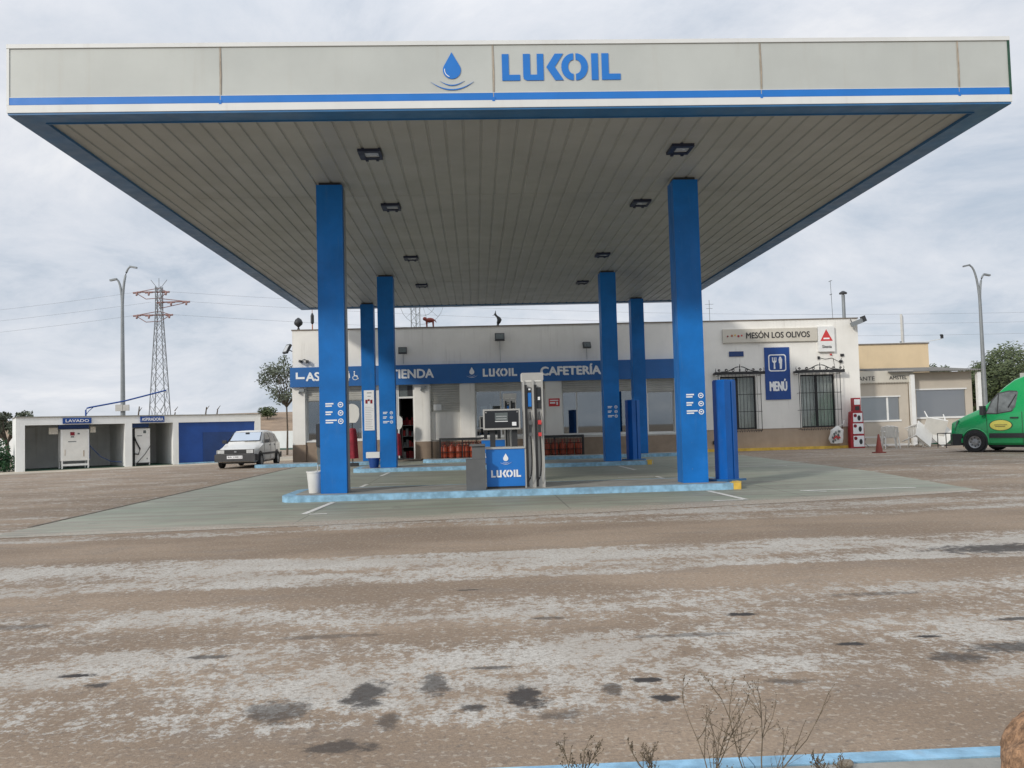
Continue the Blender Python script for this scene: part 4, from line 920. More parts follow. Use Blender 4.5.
# covered extinguisher trolleys
def trolley(x, y, s, label):
    t = thing('covered_trolley', label, 'trolley', (x, y, 0.0), 0, None, local=True)
    q = MB(); poly = [(.26*math.cos(rad(a))*(1.12 if 20 < a < 80 else 1), 1.85+.36*math.sin(rad(a))) for a in range(-60, 241, 15)]
    q.xz([(a*s, b*s) for a, b in poly], -.03, .0); q.build('rounded_board', 'plastic_white', t, bevel=.008)
    q = MB(); q.tube([(0, .02, .12), (0, .02, 1.6*s)], .02, 6); q.box(-.2, .2, -.1, .14, .0, .12); q.build('stand', 'dark', t)
    q = MB(); n = 28; rings = []
    for zz, r in ((.28, .19), (.6, .18), (.95, .17), (1.26, .15), (1.33, .12), (1.35, .02)):
        rings.append([((r+.022*math.sin(k*5*2*math.pi/n*1.0+zz*2)*(1.4-zz))*math.cos(2*math.pi*k/n)*s, (r+.022*math.sin(k*5*2*math.pi/n+zz*2)*(1.4-zz))*math.sin(2*math.pi*k/n)*s-.02, zz*s) for k in range(n)])
    q.loft(rings); q.build('cloth_cover', 'maroon', t, smooth=60)
trolley(-4.40, 31.0, 1.0, 'maroon cloth cover under a rounded white board between the blue columns')
trolley(-3.12, 34.4, .82, 'smaller maroon cloth cover and white board beside the open shop door')
t = thing('price_poster', 'tall white notice on the rear left column with two small pictures', 'poster', (-3.95, 32.29, 1.2))
q = MB(); q.box(-4.13, -3.76, 32.275, 32.296, 1.25, 2.73); q.build('sheet', 'bright_white', t)
q = MB()
for i in range(13): q.box(-4.09, -4.09+.2+.1*random.random(), 32.271, 32.2745, 1.32+i*.065, 1.328+i*.065)
q.box(-4.02, -3.85, 32.271, 32.2745, 2.62, 2.65); q.box(-4.0, -3.88, 32.271, 32.2745, 2.50, 2.52); q.build('print', 'grey', t)
q = MB(); q.box(-4.08, -4.0, 32.270, 32.2745, 2.24, 2.38); q.box(-3.9, -3.82, 32.270, 32.2745, 2.24, 2.38); q.box(-3.99, -3.92, 32.27, 32.2745, 2.33, 2.40); q.build('picture', 'maroon', t)

# ================================================================ RESTAURANT FRONT: bag and stand
t = thing('promo_stand', 'red stepped display stand with white picture panels beside the yellow kerb end', 'display', (15.45, 34.8, 0))
q = MB(); q.xz([(15.12, 0), (15.70, 0), (15.70, .72), (15.66, 1.48), (15.60, 1.5), (15.60, 2.04), (15.30, 2.04), (15.30, 1.52), (15.18, 1.46), (15.13, .75)], 34.7, 34.95); q.build('board', 'red', t, bevel=.008)
for (x0, x1, z0, z1) in ((15.24, 15.68, .06, .50), (15.24, 15.67, .58, 1.0), (15.26, 15.64, 1.06, 1.42), (15.33, 15.57, 1.76, 1.98)):
    q = MB(); q.box(x0, x1, 34.69, 34.697, z0, z1); pp = q.build('picture_panel', 'bright_white', t)
    if z1 < 1.5:
        q = MB(); q.lathe([(.001, 0), (.085, 0), (.085, .004), (.001, .004)], mat=TR((x1-.14, 34.6895, (z0+z1)/2-.02)) @ rot(x=math.pi/2) @ Matrix.Diagonal((.8, 1.3, 1, 1)), seg=14); q.build('picture', 'dark', pp)
        q = MB(); q.lathe([(.001, 0), (.07, 0), (.07, .004), (.001, .004)], mat=TR((x0+.09, 34.6895, z1-.1)) @ rot(x=math.pi/2), seg=12); q.build('picture', 'maroon', pp)
q = MB(); q.box(15.36, 15.54, 34.69, 34.697, 1.54, 1.70); q.build('picture', 'dark', t)
q = MB()
rings = []
random.seed(11)
for zz, rx in ((.18, .05), (.22, .24), (.4, .32), (.6, .30), (.75, .26), (.86, .12), (.93, .03)):
    rings.append([(14.62+(rx+random.uniform(-.05, .05))*math.cos(2*math.pi*k/14)+(zz-.5)*.12, 34.88+(.10+random.uniform(-.02, .02))*math.sin(2*math.pi*k/14)*min(1, rx*5), zz) for k in range(14)])
q.loft(rings); q.tube([(14.66, 34.88, .85), (14.9, 34.85, 1.0), (15.0, 34.95, 1.15)], .02, 5)
tb = thing('plastic_bag', 'crumpled pale plastic bag of rubbish hanging from the right barred window', 'bag', (14.65, 34.88, .18))
q.build('bag', 'plastic_white', tb)
q = MB()
for k in range(9): q.mbox(TR((14.42+.2*random.random()+.05*(k % 3), 34.76-.01*(k % 2), .3+.05*k)) @ rot(z=random.random(), y=random.random()), .1, .02, .07)
q.build('contents', 'lcd', tb)
q = MB()
for k in range(5): q.mbox(TR((14.45+.06*k, 34.755, .42+.04*(k % 3))) @ rot(y=random.random()), .09, .015, .06)
q.build('contents', 'sign_red', tb)

# ================================================================ VERANDA AND ANNEX
VY = 36.5
t = thing('terrace_enclosure', 'beige closed terrace with ANTE and AMSTEL lettering right of the white building', 'building', (17.4, 37.5, 0))
q = MB(); wall_grid(q, 15.86, 18.50, 0.0, 3.15, [(16.35, 18.10, 1.10, 2.08)], VY, VY+.12); q.box(15.86, 18.5, VY+2.5, VY+2.6, 0, 3.1); q.build('wall', 'canvas', t)
q = MB(); q.box(15.86, 18.72, VY-.10, VY-.004, 2.70, 3.20); sgn = q.build('sign_board', 'sign_cream', t, bevel=.008)
text_mesh('ANTE', 16.30, 17.02, 2.80, 2.97, VY-.10, 'lettering', 'black_ink', sgn, .0)
text_mesh('AMSTEL', 17.66, 18.42, 2.82, 2.97, VY-.10, 'lettering', 'black_ink', sgn, .02)
q = MB()
for k in range(24): q.xz([(15.9+k*.118, 2.70), (16.0+k*.118, 2.70), (15.95+k*.118, 2.66)], VY-.09, VY-.02)
q.build('scalloped_edge', 'sign_cream', sgn)
q = MB(); q.box(16.3, 18.15, VY-.02, VY-.003, 2.08, 2.13); q.box(16.3, 18.15, VY-.03, VY-.003, 1.03, 1.10); q.box(17.55, 17.62, VY+.02, VY+.08, 1.10, 2.08); wn = q.build('window', 'white', t)
q = MB(); q.box(16.35, 17.55, VY+.05, VY+.056, 1.10, 2.08); q.box(17.62, 18.10, VY+.05, VY+.056, 1.10, 2.08); q.build('pane', 'tarp_glass', wn)
q = MB(); q.box(15.86, 18.5, VY-.05, VY-.003, .0, .08); q.build('foot_rail', 'white', t)
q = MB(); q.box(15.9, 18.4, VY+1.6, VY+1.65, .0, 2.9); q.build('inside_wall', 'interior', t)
for xx in (16.62, 16.78, 17.30, 17.78):
    q = MB(); q.box(xx, xx+(.07 if xx < 17 else .16), VY+.5, VY+.53, .3, 2.6); q.build('curtain_strip', 'curtain', t)
q = MB(); q.box(15.87, 18.6, VY+.13, VY+2.6, 3.1, 3.16); q.build('roof', 'roof_grey', t)
t = thing('lean_to_terrace', 'beige lean-to terrace with a big window and grey sheet roof beside the lamp post', 'building', (20.2, 37.6, 0))
q = MB(); wall_grid(q, 18.72, 21.42, 0.0, 3.11, [(18.95, 21.12, 1.18, 2.34)], VY+.2, VY+.32); q.box(21.3, 21.42, VY+.321, VY+3.5, 0, 3.06); q.build('wall', 'canvas', t)
q = MB(); q.box(18.9, 21.17, VY+.17, VY+.197, 2.34, 2.40); q.box(18.75, 21.4, VY+.16, VY+.197, 1.10, 1.18); wn = q.build('window', 'white', t)
q = MB(); q.box(18.95, 21.12, VY+.25, VY+.256, 1.18, 2.34); q.build('pane', 'tarp_glass', wn)
q = MB(); q.box(19.86, 21.3, VY+.6, VY+.65, 0, 2.9); q.build('inside_wall', 'sign_cream', t)
q = MB(); q.box(18.96, 19.85, VY+.6, VY+.65, .3, 2.9); q.build('inner_blind', 'bin', t)
q = MB(); q.box(19.9, 21.1, VY+1.7, VY+1.8, .9, 2.2); q.lathe([(.001, -.16), (.12, -.1), (.16, 0), (.12, .1), (.001, .16)], (20.35, VY+.7, 2.08), 12); q.build('interior_lamp', 'frame', t, smooth=60)
q = MB(); q.box(18.76, 21.4, VY+.165, VY+.197, .0, .26); q.build('foot_panel', 'dark_green', t)
q = MB(); n = 47
pr_ = []
for k in range(n): x = 17.6+k*.086; pr_ += [(x, 3.10+.0*k), (x+.043, 3.135)]
for (y0, y1, zo) in ((VY-.35, VY+3.6, 0),):
    A = [q.b.verts.new((a, y0, b)) for a, b in pr_]; B = [q.b.verts.new((a, y1, b+.35)) for a, b in pr_]
    A2 = [q.b.verts.new((a, y0, b+.03)) for a, b in pr_]; B2 = [q.b.verts.new((a, y1, b+.38)) for a, b in pr_]
    for i in range(len(A)-1): q.b.faces.new((A[i], A[i+1], B[i+1], B[i])); q.b.faces.new((A2[i], B2[i], B2[i+1], A2[i+1])); q.b.faces.new((A[i], A2[i], A2[i+1], A[i+1])); q.b.faces.new((B[i], B[i+1], B2[i+1], B2[i]))
q.build('roof', 'roof_grey', t)
for (x0, x1, zt_, lb) in ((18.52, 18.70, 3.0, 'white post at the joint of the two terraces, behind the white chairs'), (21.44, 21.60, 3.06, 'white post at the right end of the lean-to terrace beside the lamp post')):
    q = MB(); q.box(x0, x1, VY-.22, VY-.04, 0, zt_); q.box(x0-.03, x1+.03, VY-.25, VY-.01, 0, .03); single('terrace_post', q, 'white', lb, 'post', bevel=.01)
t = thing('annex_building', 'taller cream flat roofed building rising behind the terraces', 'building', (19, 43.5, 0))
q = MB(); q.box(15.9, 21.88, 41, 46, 0, 4.70); q.build('wall', 'cream', t)
q = MB(); q.box(15.86, 21.92, 40.96, 46.04, 4.70, 4.76); q.build('parapet_cap', 'cap', t)
t = thing('edge_on_sign', 'tall grey sign board seen nearly edge on above the cream building', 'sign', (21.8, 43.2, 4.7))
q = MB(); q.mbox(TR((21.85, 43.4, 5.62)) @ rot(z=rad(61), y=0), 1.5, .10, 1.5); q.build('board', 'silver', t)
q = MB(); q.tube([(21.85, 43.4, 4.7), (21.85, 43.4, 5.0)], .06, 8); q.tube([(21.45, 42.8, 4.7), (21.45, 42.8, 5.0)], .06, 8); q.build('leg', 'grey', t)
t = thing('arm_camera', 'small dark camera on a thin arm off the corner of the cream building', 'camera', (21.9, 41.1, 4.7))
q = MB(); q.tube([(19.9, 41.05, 4.75), (21.8, 41.02, 4.80), (22.45, 40.8, 4.90)], .014, 5); q.build('arm', 'frame', t)
q = MB(); q.mbox(TR((22.47, 40.8, 5.0)), .09, .12, .16); q.mbox(TR((22.42, 40.75, 5.08)), .1, .1, .07); q.build('housing', 'dark', t, bevel=.02)

# white plastic chair
def chair(loc, rz, label, n=1):
    t = thing('plastic_chair', label, 'chair', loc, rz, None, local=True)
    q = MB(); q.loft([[(-.22, -.22, .42), (.22, -.22, .42), (.22, -.22, .45), (-.22, -.22, .45)], [(-.24, .0, .40), (.24, .0, .40), (.24, .0, .43), (-.24, .0, .43)], [(-.20, .2, .41), (.20, .2, .41), (.20, .2, .44), (-.20, .2, .44)]]); q.build('seat', 'plastic_white', t, bevel=.008)
    q = MB()
    for k in range(5): xx = -.17+k*.085; q.loft([[(xx-.036, .20, .43), (xx+.036, .20, .43), (xx+.036, .22, .43), (xx-.036, .22, .43)], [(xx*1.1-.04, .31, .84), (xx*1.1+.04, .31, .84), (xx*1.1+.04, .33, .84), (xx*1.1-.04, .33, .84)]])
    q.tube([(-.23, .20, .42), (-.235, .27, .62), (-.21, .32, .82), (0, .335, .88), (.21, .32, .82), (.235, .27, .62), (.23, .20, .42)], .02, 6); q.build('backrest', 'plastic_white', t)
    for s_ in (-1, 1):
        q = MB(); q.tube([(s_*.27, -.24, .42), (s_*.275, -.22, .66), (s_*.27, .1, .67), (s_*.24, .27, .64)], .02, 6); q.build('armrest', 'plastic_white', t)
        for yy in (-.24, .24):
            q = MB(); q.tube([(s_*.23, yy*.9, .42), (s_*.27, yy*1.15, 0)], [.028, .018], 6); q.build('leg', 'plastic_white', t)
    return t
chair((16.25, 33.6, 0), rad(165), 'white plastic armchair turned sideways just right of the traffic cone')
chair((16.55, 34.4, 0), rad(150), 'white plastic armchair behind the sideways one, against the terrace')
c3 = chair((17.75, 34.6, 0), rad(150), 'white plastic armchair under the heap of tipped white tables')
# tipped tables
def ptable(loc, R_, label):
    t = thing('plastic_table', label, 'table', loc, 0, None, local=True); t.rotation_euler = R_
    q = MB(); q.box(-.40, .40, -.40, .40, -.02, .02); q.box(-.38, .38, -.40, -.385, -.05, -.02); q.box(-.38, .38, .385, .40, -.05, -.02); q.build('tabletop', 'plastic_white', t, bevel=.012)
    for a in (-1, 1):
        for b in (-1, 1): q = MB(); q.tube([(a*.33, b*.33, -.02), (a*.36, b*.36, -.68)], [.03, .02], 6); q.build('leg', 'plastic_white', t)
    return t
ptable((17.75, 33.9, .52), (rad(62), rad(38), rad(10)), 'white plastic table tipped on edge at the left of the heap')
ptable((18.25, 34.0, .74), (rad(115), rad(12), rad(-12)), 'white plastic table upside down on top of the heap')
ptable((18.55, 34.1, .50), (rad(66), rad(-38), rad(10)), 'white plastic table leaning at the right of the heap, next to the van')
ptable((18.35, 34.9, .48), (rad(80), rad(-8), rad(4)), 'white plastic table standing on edge at the back of the heap')
t = thing('metal_table_frame', 'black thin metal table frame in front of the tipped white tables', 'table', (18.2, 32.6, 0))
q = MB()
for xx in (17.75, 18.75):
    for yy in (32.3, 32.9): q.tube([(xx, yy, 0), (xx, yy, .55)], .016, 6)
q.build('leg', 'iron', t)
q = MB()
for zz in (.10, .55): q.tube([(17.75, 32.3, zz), (18.75, 32.3, zz), (18.75, 32.9, zz), (17.75, 32.9, zz), (17.75, 32.3, zz)], .016, 6)
q.build('frame', 'iron', t)
t = thing('folded_bench', 'low grey folded bench lying by the red display stand', 'bench', (16.4, 35.6, 0))
q = MB(); q.box(15.95, 16.95, 35.4, 35.7, .38, .43); q.build('seat', 'frame', t, bevel=.01)
for s_ in (16.05, 16.85): q = MB(); q.tube([(s_-.15, 35.42, 0), (s_+.15, 35.68, .38)], .015, 6); q.tube([(s_+.15, 35.42, 0), (s_-.15, 35.68, .38)], .015, 6); q.build('leg', 'grey', t)
# cone
t = thing('traffic_cone', 'faded dark red traffic cone on the asphalt before the white chairs', 'cone', (13.93, 29.7, 0))
q = MB(); q.lathe([(.13, .03), (.12, .06), (.028, .64), (.02, .65)], (13.93, 29.7, 0), 18); q.build('cone_body', 'cone', t, smooth=40)
q = MB(); q.xy([(13.75, 29.55), (14.11, 29.55), (14.11, 29.87), (13.75, 29.87)], .0, .035); q.build('base', 'cone', t, bevel=.01)

# ================================================================ WASH BOOTH (local frame along its front)
brz = math.atan2(.577, .817)
t = thing('wash_booth', 'low white car wash booth with open bays and a blue front panel', 'booth', (-17.9, 34.5, 0), brz, None, local=True)
D = 2.85
q = MB(); q.box(.05, 9.85, 0, .25, 1.80, 2.10); q.box(.05, .36, .0, .25, 0, 1.80); q.box(4.03, 4.31, 0, .25, 0, 1.80); q.box(5.97, 6.20, 0, .25, 0, 1.80); q.box(9.58, 9.85, 0, .25, 0, 1.80)
q.box(9.65, 9.85, .25, D, 0, 2.10); q.build('front_wall', 'white_booth', t)
q = MB()
q.loft([[(.05, .001, 0), (.05, .001, 2.1), (.25, .001, 2.1), (.25, .001, 0)], [(.32, D, 0), (.32, D, 2.1), (.52, D, 2.1), (.52, D, 0)]])
q.build('side_wall', 'white_booth', t)
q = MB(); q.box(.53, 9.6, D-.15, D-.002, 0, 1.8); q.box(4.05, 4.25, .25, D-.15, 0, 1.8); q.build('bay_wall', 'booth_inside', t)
q = MB(); q.box(6.0, 6.2, .25, D-.15, 0, 1.8); q.build('bay_wall', 'white_booth', t)
q = MB(); q.xy([(.27, .252), (9.64, .252), (9.64, D-.002), (.54, D-.002)], 1.80, 2.08); q.xy([(.0, -.04), (9.9, -.04), (9.9, D+.05), (.30, D+.05)], 2.102, 2.14); q.build('roof', 'concrete', t)
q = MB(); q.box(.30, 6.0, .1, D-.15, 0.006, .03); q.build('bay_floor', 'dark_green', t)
q = MB(); q.box(6.201, 9.579, .06, .12, 0, 1.80); bp_ = q.build('blue_panel', 'royal', t)
q = MB(); q.box(7.25, 9.45, .045, .0595, .1, 1.35); q.build('panel_door', 'royal_dark', bp_)
q = MB(); q.box(6.20, 9.6, -.06, .0, 0, .06); q.build('foot_strip', 'kerb_blue', t)
for (x0, x1, z0, z1, tx) in ((1.69, 2.74, 1.84, 2.06, 'LAVADO'), (4.63, 5.60, 1.84, 2.08, 'ASPIRADORA')):
    q = MB(); q.box(x0, x1, -.06, -.003, z0, z1); s_ = q.build('sign_board', 'royal', t)
    text_mesh(tx, x0+.10 if tx == 'LAVADO' else x0+.05, x1-.10 if tx == 'LAVADO' else x1-.05, z0+.055, z1-.055, -.06, 'lettering', 'bright_white', s_, .02)
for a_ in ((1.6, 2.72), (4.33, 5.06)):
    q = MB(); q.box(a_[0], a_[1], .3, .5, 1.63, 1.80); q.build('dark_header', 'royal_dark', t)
def booth_pt(s, y, z): p = bo+bd*s+bn*y; return (p.x, p.y, z)
def bthing(name, label, cat, s, y, z=0): return thing(name, label, cat, booth_pt(s, y, z), brz, None, local=True)
t = bthing('wash_machine', 'white car wash cabinet with faded stickers in the open bay under LAVADO', 'machine', 2.18, .25)
q = MB(); q.box(-.52, .52, -.05, .55, .34, 1.60); q.build('cabinet', 'white', t, bevel=.02)
q = MB()
for a in (-.5, .46): q.box(a, a+.05, -.05, .0, 0, .34); q.box(a, a+.05, .5, .55, 0, .34)
q.box(-.45, .46, -.05, -.01, .14, .22); q.build('leg', 'white', t)
q = MB(); q.box(-.46, .46, -.055, -.0505, .36, 1.56); q.build('door', 'plastic_white', t, bevel=.003)
q = MB(); q.box(-.18, -.02, -.062, -.056, 1.36, 1.50); q.build('sticker', 'maroon', t)
q = MB(); q.box(.09, .17, -.062, -.056, 1.40, 1.46); q.box(-.16, -.04, -.062, -.056, 1.28, 1.33); q.box(-.26, .04, -.062, -.056, 1.10, 1.13); q.build('print', 'lcd', t)
q = MB(); q.box(.30, .34, -.062, -.056, .5, .75); q.box(-.38, -.36, -.062, -.056, .55, .8); q.build('rust_mark', 'rust', t)
q = MB(); q.tube([(.55, .1, .95), (.75, .0, .7), (1.0, .1, .45), (1.4, .2, .25), (1.8, .1, .2)], .018, 6); q.tube([(.53, .1, 1.35), (.56, .1, .4)], .03, 6); q.build('hose', 'royal_dark', t)
t = bthing('vacuum_machine', 'white vacuum cleaner cabinet with black hose in the narrow bay', 'machine', 4.78, .35)
q = MB(); q.box(-.28, .32, -.05, .5, .14, 1.58); q.build('cabinet', 'white', t, bevel=.015)
q = MB(); q.box(-.44, -.285, .0, .45, .1, 1.58); q.box(-.26, .30, .0, .45, .06, .14); q.build('side_box', 'dark', t)
q = MB(); q.box(-.28, -.24, -.03, 0, 0, .14); q.box(.28, .32, -.03, 0, 0, .14); q.build('leg', 'white', t)
q = MB(); q.tube([(-.32, -.05, 1.25), (-.24, -.10, 1.0), (-.10, -.12, .72), (-.16, -.12, .5), (-.32, -.08, .52)], .03, 7); q.build('hose', 'rubber', t, smooth=60)
q = MB(); q.tube([(.33, -.1, .85), (.1, -.12, .5), (-.25, -.1, .1), (-.7, -.2, .02)], .014, 6); q.build('cable', 'rubber', t, smooth=60)
q = MB(); q.box(.05, .16, -.056, -.0505, 1.38, 1.50); q.box(-.2, .0, -.056, -.0505, 1.26, 1.29); q.box(.18, .22, -.056, -.0505, .28, .33); q.build('print', 'lcd', t)
q = MB(); q.box(-.16, .16, -.05, .05, 0, .26); o = single('wall_box', q, 'sign_cream', 'cream control box left of the wash machine, high on the bay', 'wall box'); o.location = booth_pt(1.42, .4, 1.43); o.rotation_euler = (0, 0, brz)
q = MB(); q.box(-.10, .10, -.05, .05, 0, .24); o = single('wall_box', q, 'sign_cream', 'smaller cream control box right of the wash machine, high on the bay', 'wall box'); o.location = booth_pt(2.88, .4, 1.46); o.rotation_euler = (0, 0, brz)
t = bthing('wash_boom', 'long blue overhead hose arm rising from the wash booth roof', 'boom', 2.66, .6, 2.14)
q = MB(); q.tube([(0, 0, 0), (0, 0, .25), (.05, 0, .33), (.15, 0, .36), (1.5, 0, .62), (3.2, 0, 1.08)], .032, 8); q.tube([(0, .0, .05), (.12, 0, .22), (.3, 0, .38)], .015, 5); q.build('arm', 'royal', t, smooth=50)
q = MB(); q.tube([(3.2, 0, 1.08), (3.25, 0, .95), (3.12, 0, .5), (3.0, .2, .1)], .014, 6); q.build('hose', 'grey', t)
# low wall behind
q = MB(); q.box(-60, -8.2, 66, 66.25, 0, 1.33); o = single('boundary_wall', q, 'white_booth', 'low whitewashed boundary wall beyond the white car', 'wall')
q = MB(); q.xy([(-20, 62), (-8.2, 62), (-8.2, 65.9), (-20, 65.9)], .0, .05); struct(q.build('grass_verge', 'dark_green'))

# ================================================================ STREET LAMPS
def lamp(x, y, h, arms, label, box_z=None):
    t = thing('street_lamp', label, 'street lamp', (x, y, 0), 0, None, local=True)
    q = MB(); q.tube([(0, 0, 0), (0, 0, h*.45), (0, 0, h*.84)], [.13, .10, .075], 12); q.box(-.2, .2, -.2, .2, 0, .04); q.build('pole', 'pole', t, smooth=50)
    for (dx_, z_, zb, sg) in arms:
        q = MB(); n = 10; pts = []
        for k in range(n+1):
            u = k/n; pts.append((sg*dx_*(u**2.0), 0, zb+(z_-zb)*math.sin(u*math.pi/2)))
        q.tube(pts, [.07-.03*k/n for k in range(n+1)], 10); q.build('arm', 'pole', t, smooth=50)
        q = MB(); q.mbox(TR((sg*(dx_+.12), 0, z_-.02)) @ rot(y=sg*.2), .34, .16, .08); q.build('lamp_head', 'pole', t, bevel=.03)
    if box_z:
        q = MB(); q.box(-.28, .06, -.22, -.12, box_z+.04, box_z+.36); q.box(.08, .36, -.22, -.12, box_z+.05, box_z+.34); q.box(-.1, .1, -.14, .14, box_z+.05, box_z+.3); q.build('junction_box', 'silver', t, bevel=.04)
    return t
lamp(-17.15, 43, 9.0, ((.42, 9.55, 7.2, 1), (.30, 8.95, 7.4, -1)), 'tall double armed street lamp rising behind the car wash booth', 2.45)
lamp(26.35, 44, 8.6, ((.50, 9.0, 6.6, -1), (.32, 8.5, 6.8, 1)), 'tall double armed street lamp behind the green van')

# ================================================================ PYLON AND WIRES
t = thing('lattice_pylon', 'tall lattice power pylon with red insulator arms far behind the booth', 'pylon', (-39.35, 110, 0))
q = MB(); cx, cy = -39.35, 110
def hw(z): return 1.15-(1.15-.33)*min(1, z/17)
zs = [0, 2.6, 5, 7.2, 9.2, 11, 12.7, 14.2, 15.6, 16.8, 17.9, 19.0, 19.8]
for sx_, sy_ in ((-1, -1), (1, -1), (1, 1), (-1, 1)): q.tube([(cx+sx_*hw(z), cy+sy_*hw(z), z) for z in zs], .06, 4)
for za, zb in zip(zs, zs[1:]):
    for (a, b) in (((-1, -1), (1, -1)), ((1, -1), (1, 1)), ((1, 1), (-1, 1)), ((-1, 1), (-1, -1))):
        q.tube([(cx+a[0]*hw(za), cy+a[1]*hw(za), za), (cx+b[0]*hw(zb), cy+b[1]*hw(zb), zb)], .028, 4)
        q.tube([(cx+b[0]*hw(za), cy+b[1]*hw(za), za), (cx+a[0]*hw(zb), cy+a[1]*hw(zb), zb)], .028, 4)
q.build('tower', 'pole', t)
arms = ((18.9, -2.7, .9), (17.6, .2, 3.4), (16.0, -2.7, 1.3))
for (z, xa, xb) in arms:
    q = MB(); q.tube([(cx+xa, cy, z+.3), (cx, cy, z+.25), (cx+xb, cy, z+.3)], .09, 4); q.tube([(cx+xa, cy, z+.3), (cx, cy, z+.75), (cx+xb, cy, z+.3)], .05, 4); q.build('crossarm', 'tower_red', t)
    for xx in (xa, (xa if xa < -1 else xb)*.45, xb):
        q = MB(); q.tube([(cx+xx, cy, z+.3), (cx+xx, cy-.2, z-.15)], .13, 6); q.tube([(cx+xx-.5, cy, z+.2), (cx+xx+.4, cy, z+.25)], .12, 6); q.build('insulator', 'tower_red', t)
    q = MB(); q.tube([(cx+xa, cy, z+.1), (cx+xa*.6, cy, z-.6), (cx+min(.2, xb), cy, z-.5), (cx+xb*.9, cy, z+.1)], .05, 4); q.build('jumper_loop', 'tower_red', t)
q = MB()
for a in (-.5, .5): q.tube([(cx+a*.5, cy, 19.7), (cx+a*2.0, cy, 20.7)], .035, 4)
q.tube([(cx, cy, 19.7), (cx, cy, 20.9)], .035, 4); q.build('bird_guard', 'pole', t)
def wire(p0, p1, sag, r, label):
    p0, p1 = Vector(p0), Vector(p1); pts = []
    for k in range(25): u = k/24; p = p0.lerp(p1, u); p.z -= 4*sag*u*(1-u); pts.append(p)
    q = MB(); q.tube(pts, r, 4); single('power_line', q, 'grey', label, 'power line', 'power lines strung across the sky')
for (z, x0, x1) in ((19.2, -2.7, .9), (17.9, -1, 3.4), (16.3, -2.7, 1.3)):
    lv = {19.2: 'uppermost', 17.9: 'middle', 16.3: 'lowest'}[z]
    wire((cx+x0, cy, z), (cx-130, cy+30, z+2), 3, .012, lv+' thin power line running left from the lattice pylon')
    wire((cx+x1, cy, z), (cx+190, cy+10, z-1.5), 3.5, .012, lv+' thin power line running right from the lattice pylon behind the canopy')

# ================================================================ TREES AND HEDGE
def foliage(q, centers, n, size, rnd):
    for (c, r) in centers:
        for i in range(n):
            d = Vector((rnd.gauss(0, 1), rnd.gauss(0, 1), rnd.gauss(0, 1))).normalized()*(rnd.random()**.45)
            p = Vector(c)+Vector((d.x*r[0], d.y*r[1], d.z*r[2]))
            a = Vector((rnd.gauss(0, 1), rnd.gauss(0, 1), rnd.gauss(0, .7))).normalized(); b = a.orthogonal().normalized()
            s = size*rnd.uniform(.6, 1.3); a *= s; b *= s*.45
            q.b.faces.new([q.b.verts.new(p-a), q.b.verts.new(p+b), q.b.verts.new(p+a), q.b.verts.new(p-b)])
def tree(x, y, h, cr_, trunk_h, label, leaf='leaf', n=12, per=190, size=.10, seed=1, lean=0, name='tree', flat=.8, thin=1):
    rnd = random.Random(seed)
    t = thing(name, label, 'tree', (x, y, 0), 0, None, local=True)
    q = MB(); tops = []; tr = h*.018+.03
    base = Vector((0, 0, 0)); fork = Vector((lean*trunk_h, 0, trunk_h)); q.tube([base, base.lerp(fork, .5)+Vector((.03, 0, 0)), fork], [tr*1.5*thin, tr*1.1*thin, tr*thin], 8)
    cz = (h+trunk_h)/2; hz = (h-trunk_h)/2
    cs = []
    for i in range(n):
        a = rnd.random()*2*math.pi; rr = cr_*math.sqrt(rnd.random())*.8; zz = cz+hz*rnd.uniform(-.68, .82)
        k = math.sqrt(max(.05, 1-((zz-cz)/hz)**2)); rr *= k+.15
        p = Vector((fork.x+rr*math.cos(a), rr*math.sin(a), zz)); cs.append((p, (cr_*.34*rnd.uniform(.7, 1.25), cr_*.34*rnd.uniform(.7, 1.2), hz*.26*rnd.uniform(.7, 1.25)*flat/.8)))
        mid = fork.lerp(p, .5)+Vector((rnd.uniform(-.1, .1), rnd.uniform(-.1, .1), .1)); q.tube([fork-Vector((0, 0, .1)), mid, p], [tr*.7*thin, tr*.4*thin, tr*.12], 5)
    q.build('trunk', 'bark', t, smooth=60)
    q = MB(); foliage(q, cs, per, size, rnd); q.build('crown', leaf, t)
    return t
tree(-10.35, 48, 5.35, 1.5, 2.7, 'slender olive tree with airy grey green crown left of the white building', 'olive_leaf', 27, 100, .085, 5, name='olive_tree', thin=.32)
tree(-21.5, 40.8, 2.9, 1.0, 1.2, 'small scraggly tree rising above the hedge at the left edge', 'olive_leaf', 10, 150, .10, 8, name='small_tree')
tree(-22.6, 41.5, 2.4, .9, 1.0, 'small scraggly tree nearest the left edge, behind the hedge', 'olive_leaf', 9, 130, .10, 9, name='small_tree')
for i, (x, y, h, r, lb) in enumerate(((37.6, 60, 6.0, 2.6, 'broad tree with yellowing leaves right of the street lamp, behind the van'), (36.9, 62, 4.6, 1.6, 'lower round tree directly behind the right street lamp'), (41.0, 63, 6.4, 2.8, 'tall tree at the far right edge behind the van'),
                              (33.2, 61.5, 5.0, 1.1, 'tree top peeking over the lean-to roof beside the cream building'), (40.2, 66, 5.2, 2.3, 'farther tree between the lamp post and the broad yellowing tree'), (44.5, 60, 5.8, 2.8, 'rightmost tree partly outside the view'))):
    tree(x, y, h, r, h*.2, lb, 'leaf', 34, 210, .13, 20+i)
rnd = random.Random(4)
q = MB(); cs = [(Vector((-18.75-.55*i+rnd.uniform(-.1, .1), 34.9+rnd.uniform(-.25, .25), .95+rnd.uniform(-.35, .2))), (.6, .5, .62)) for i in range(10)]+[(Vector((-18.6-.6*i, 34.9, .35)), (.6, .5, .4)) for i in range(9)]
foliage(q, cs, 750, .065, rnd)
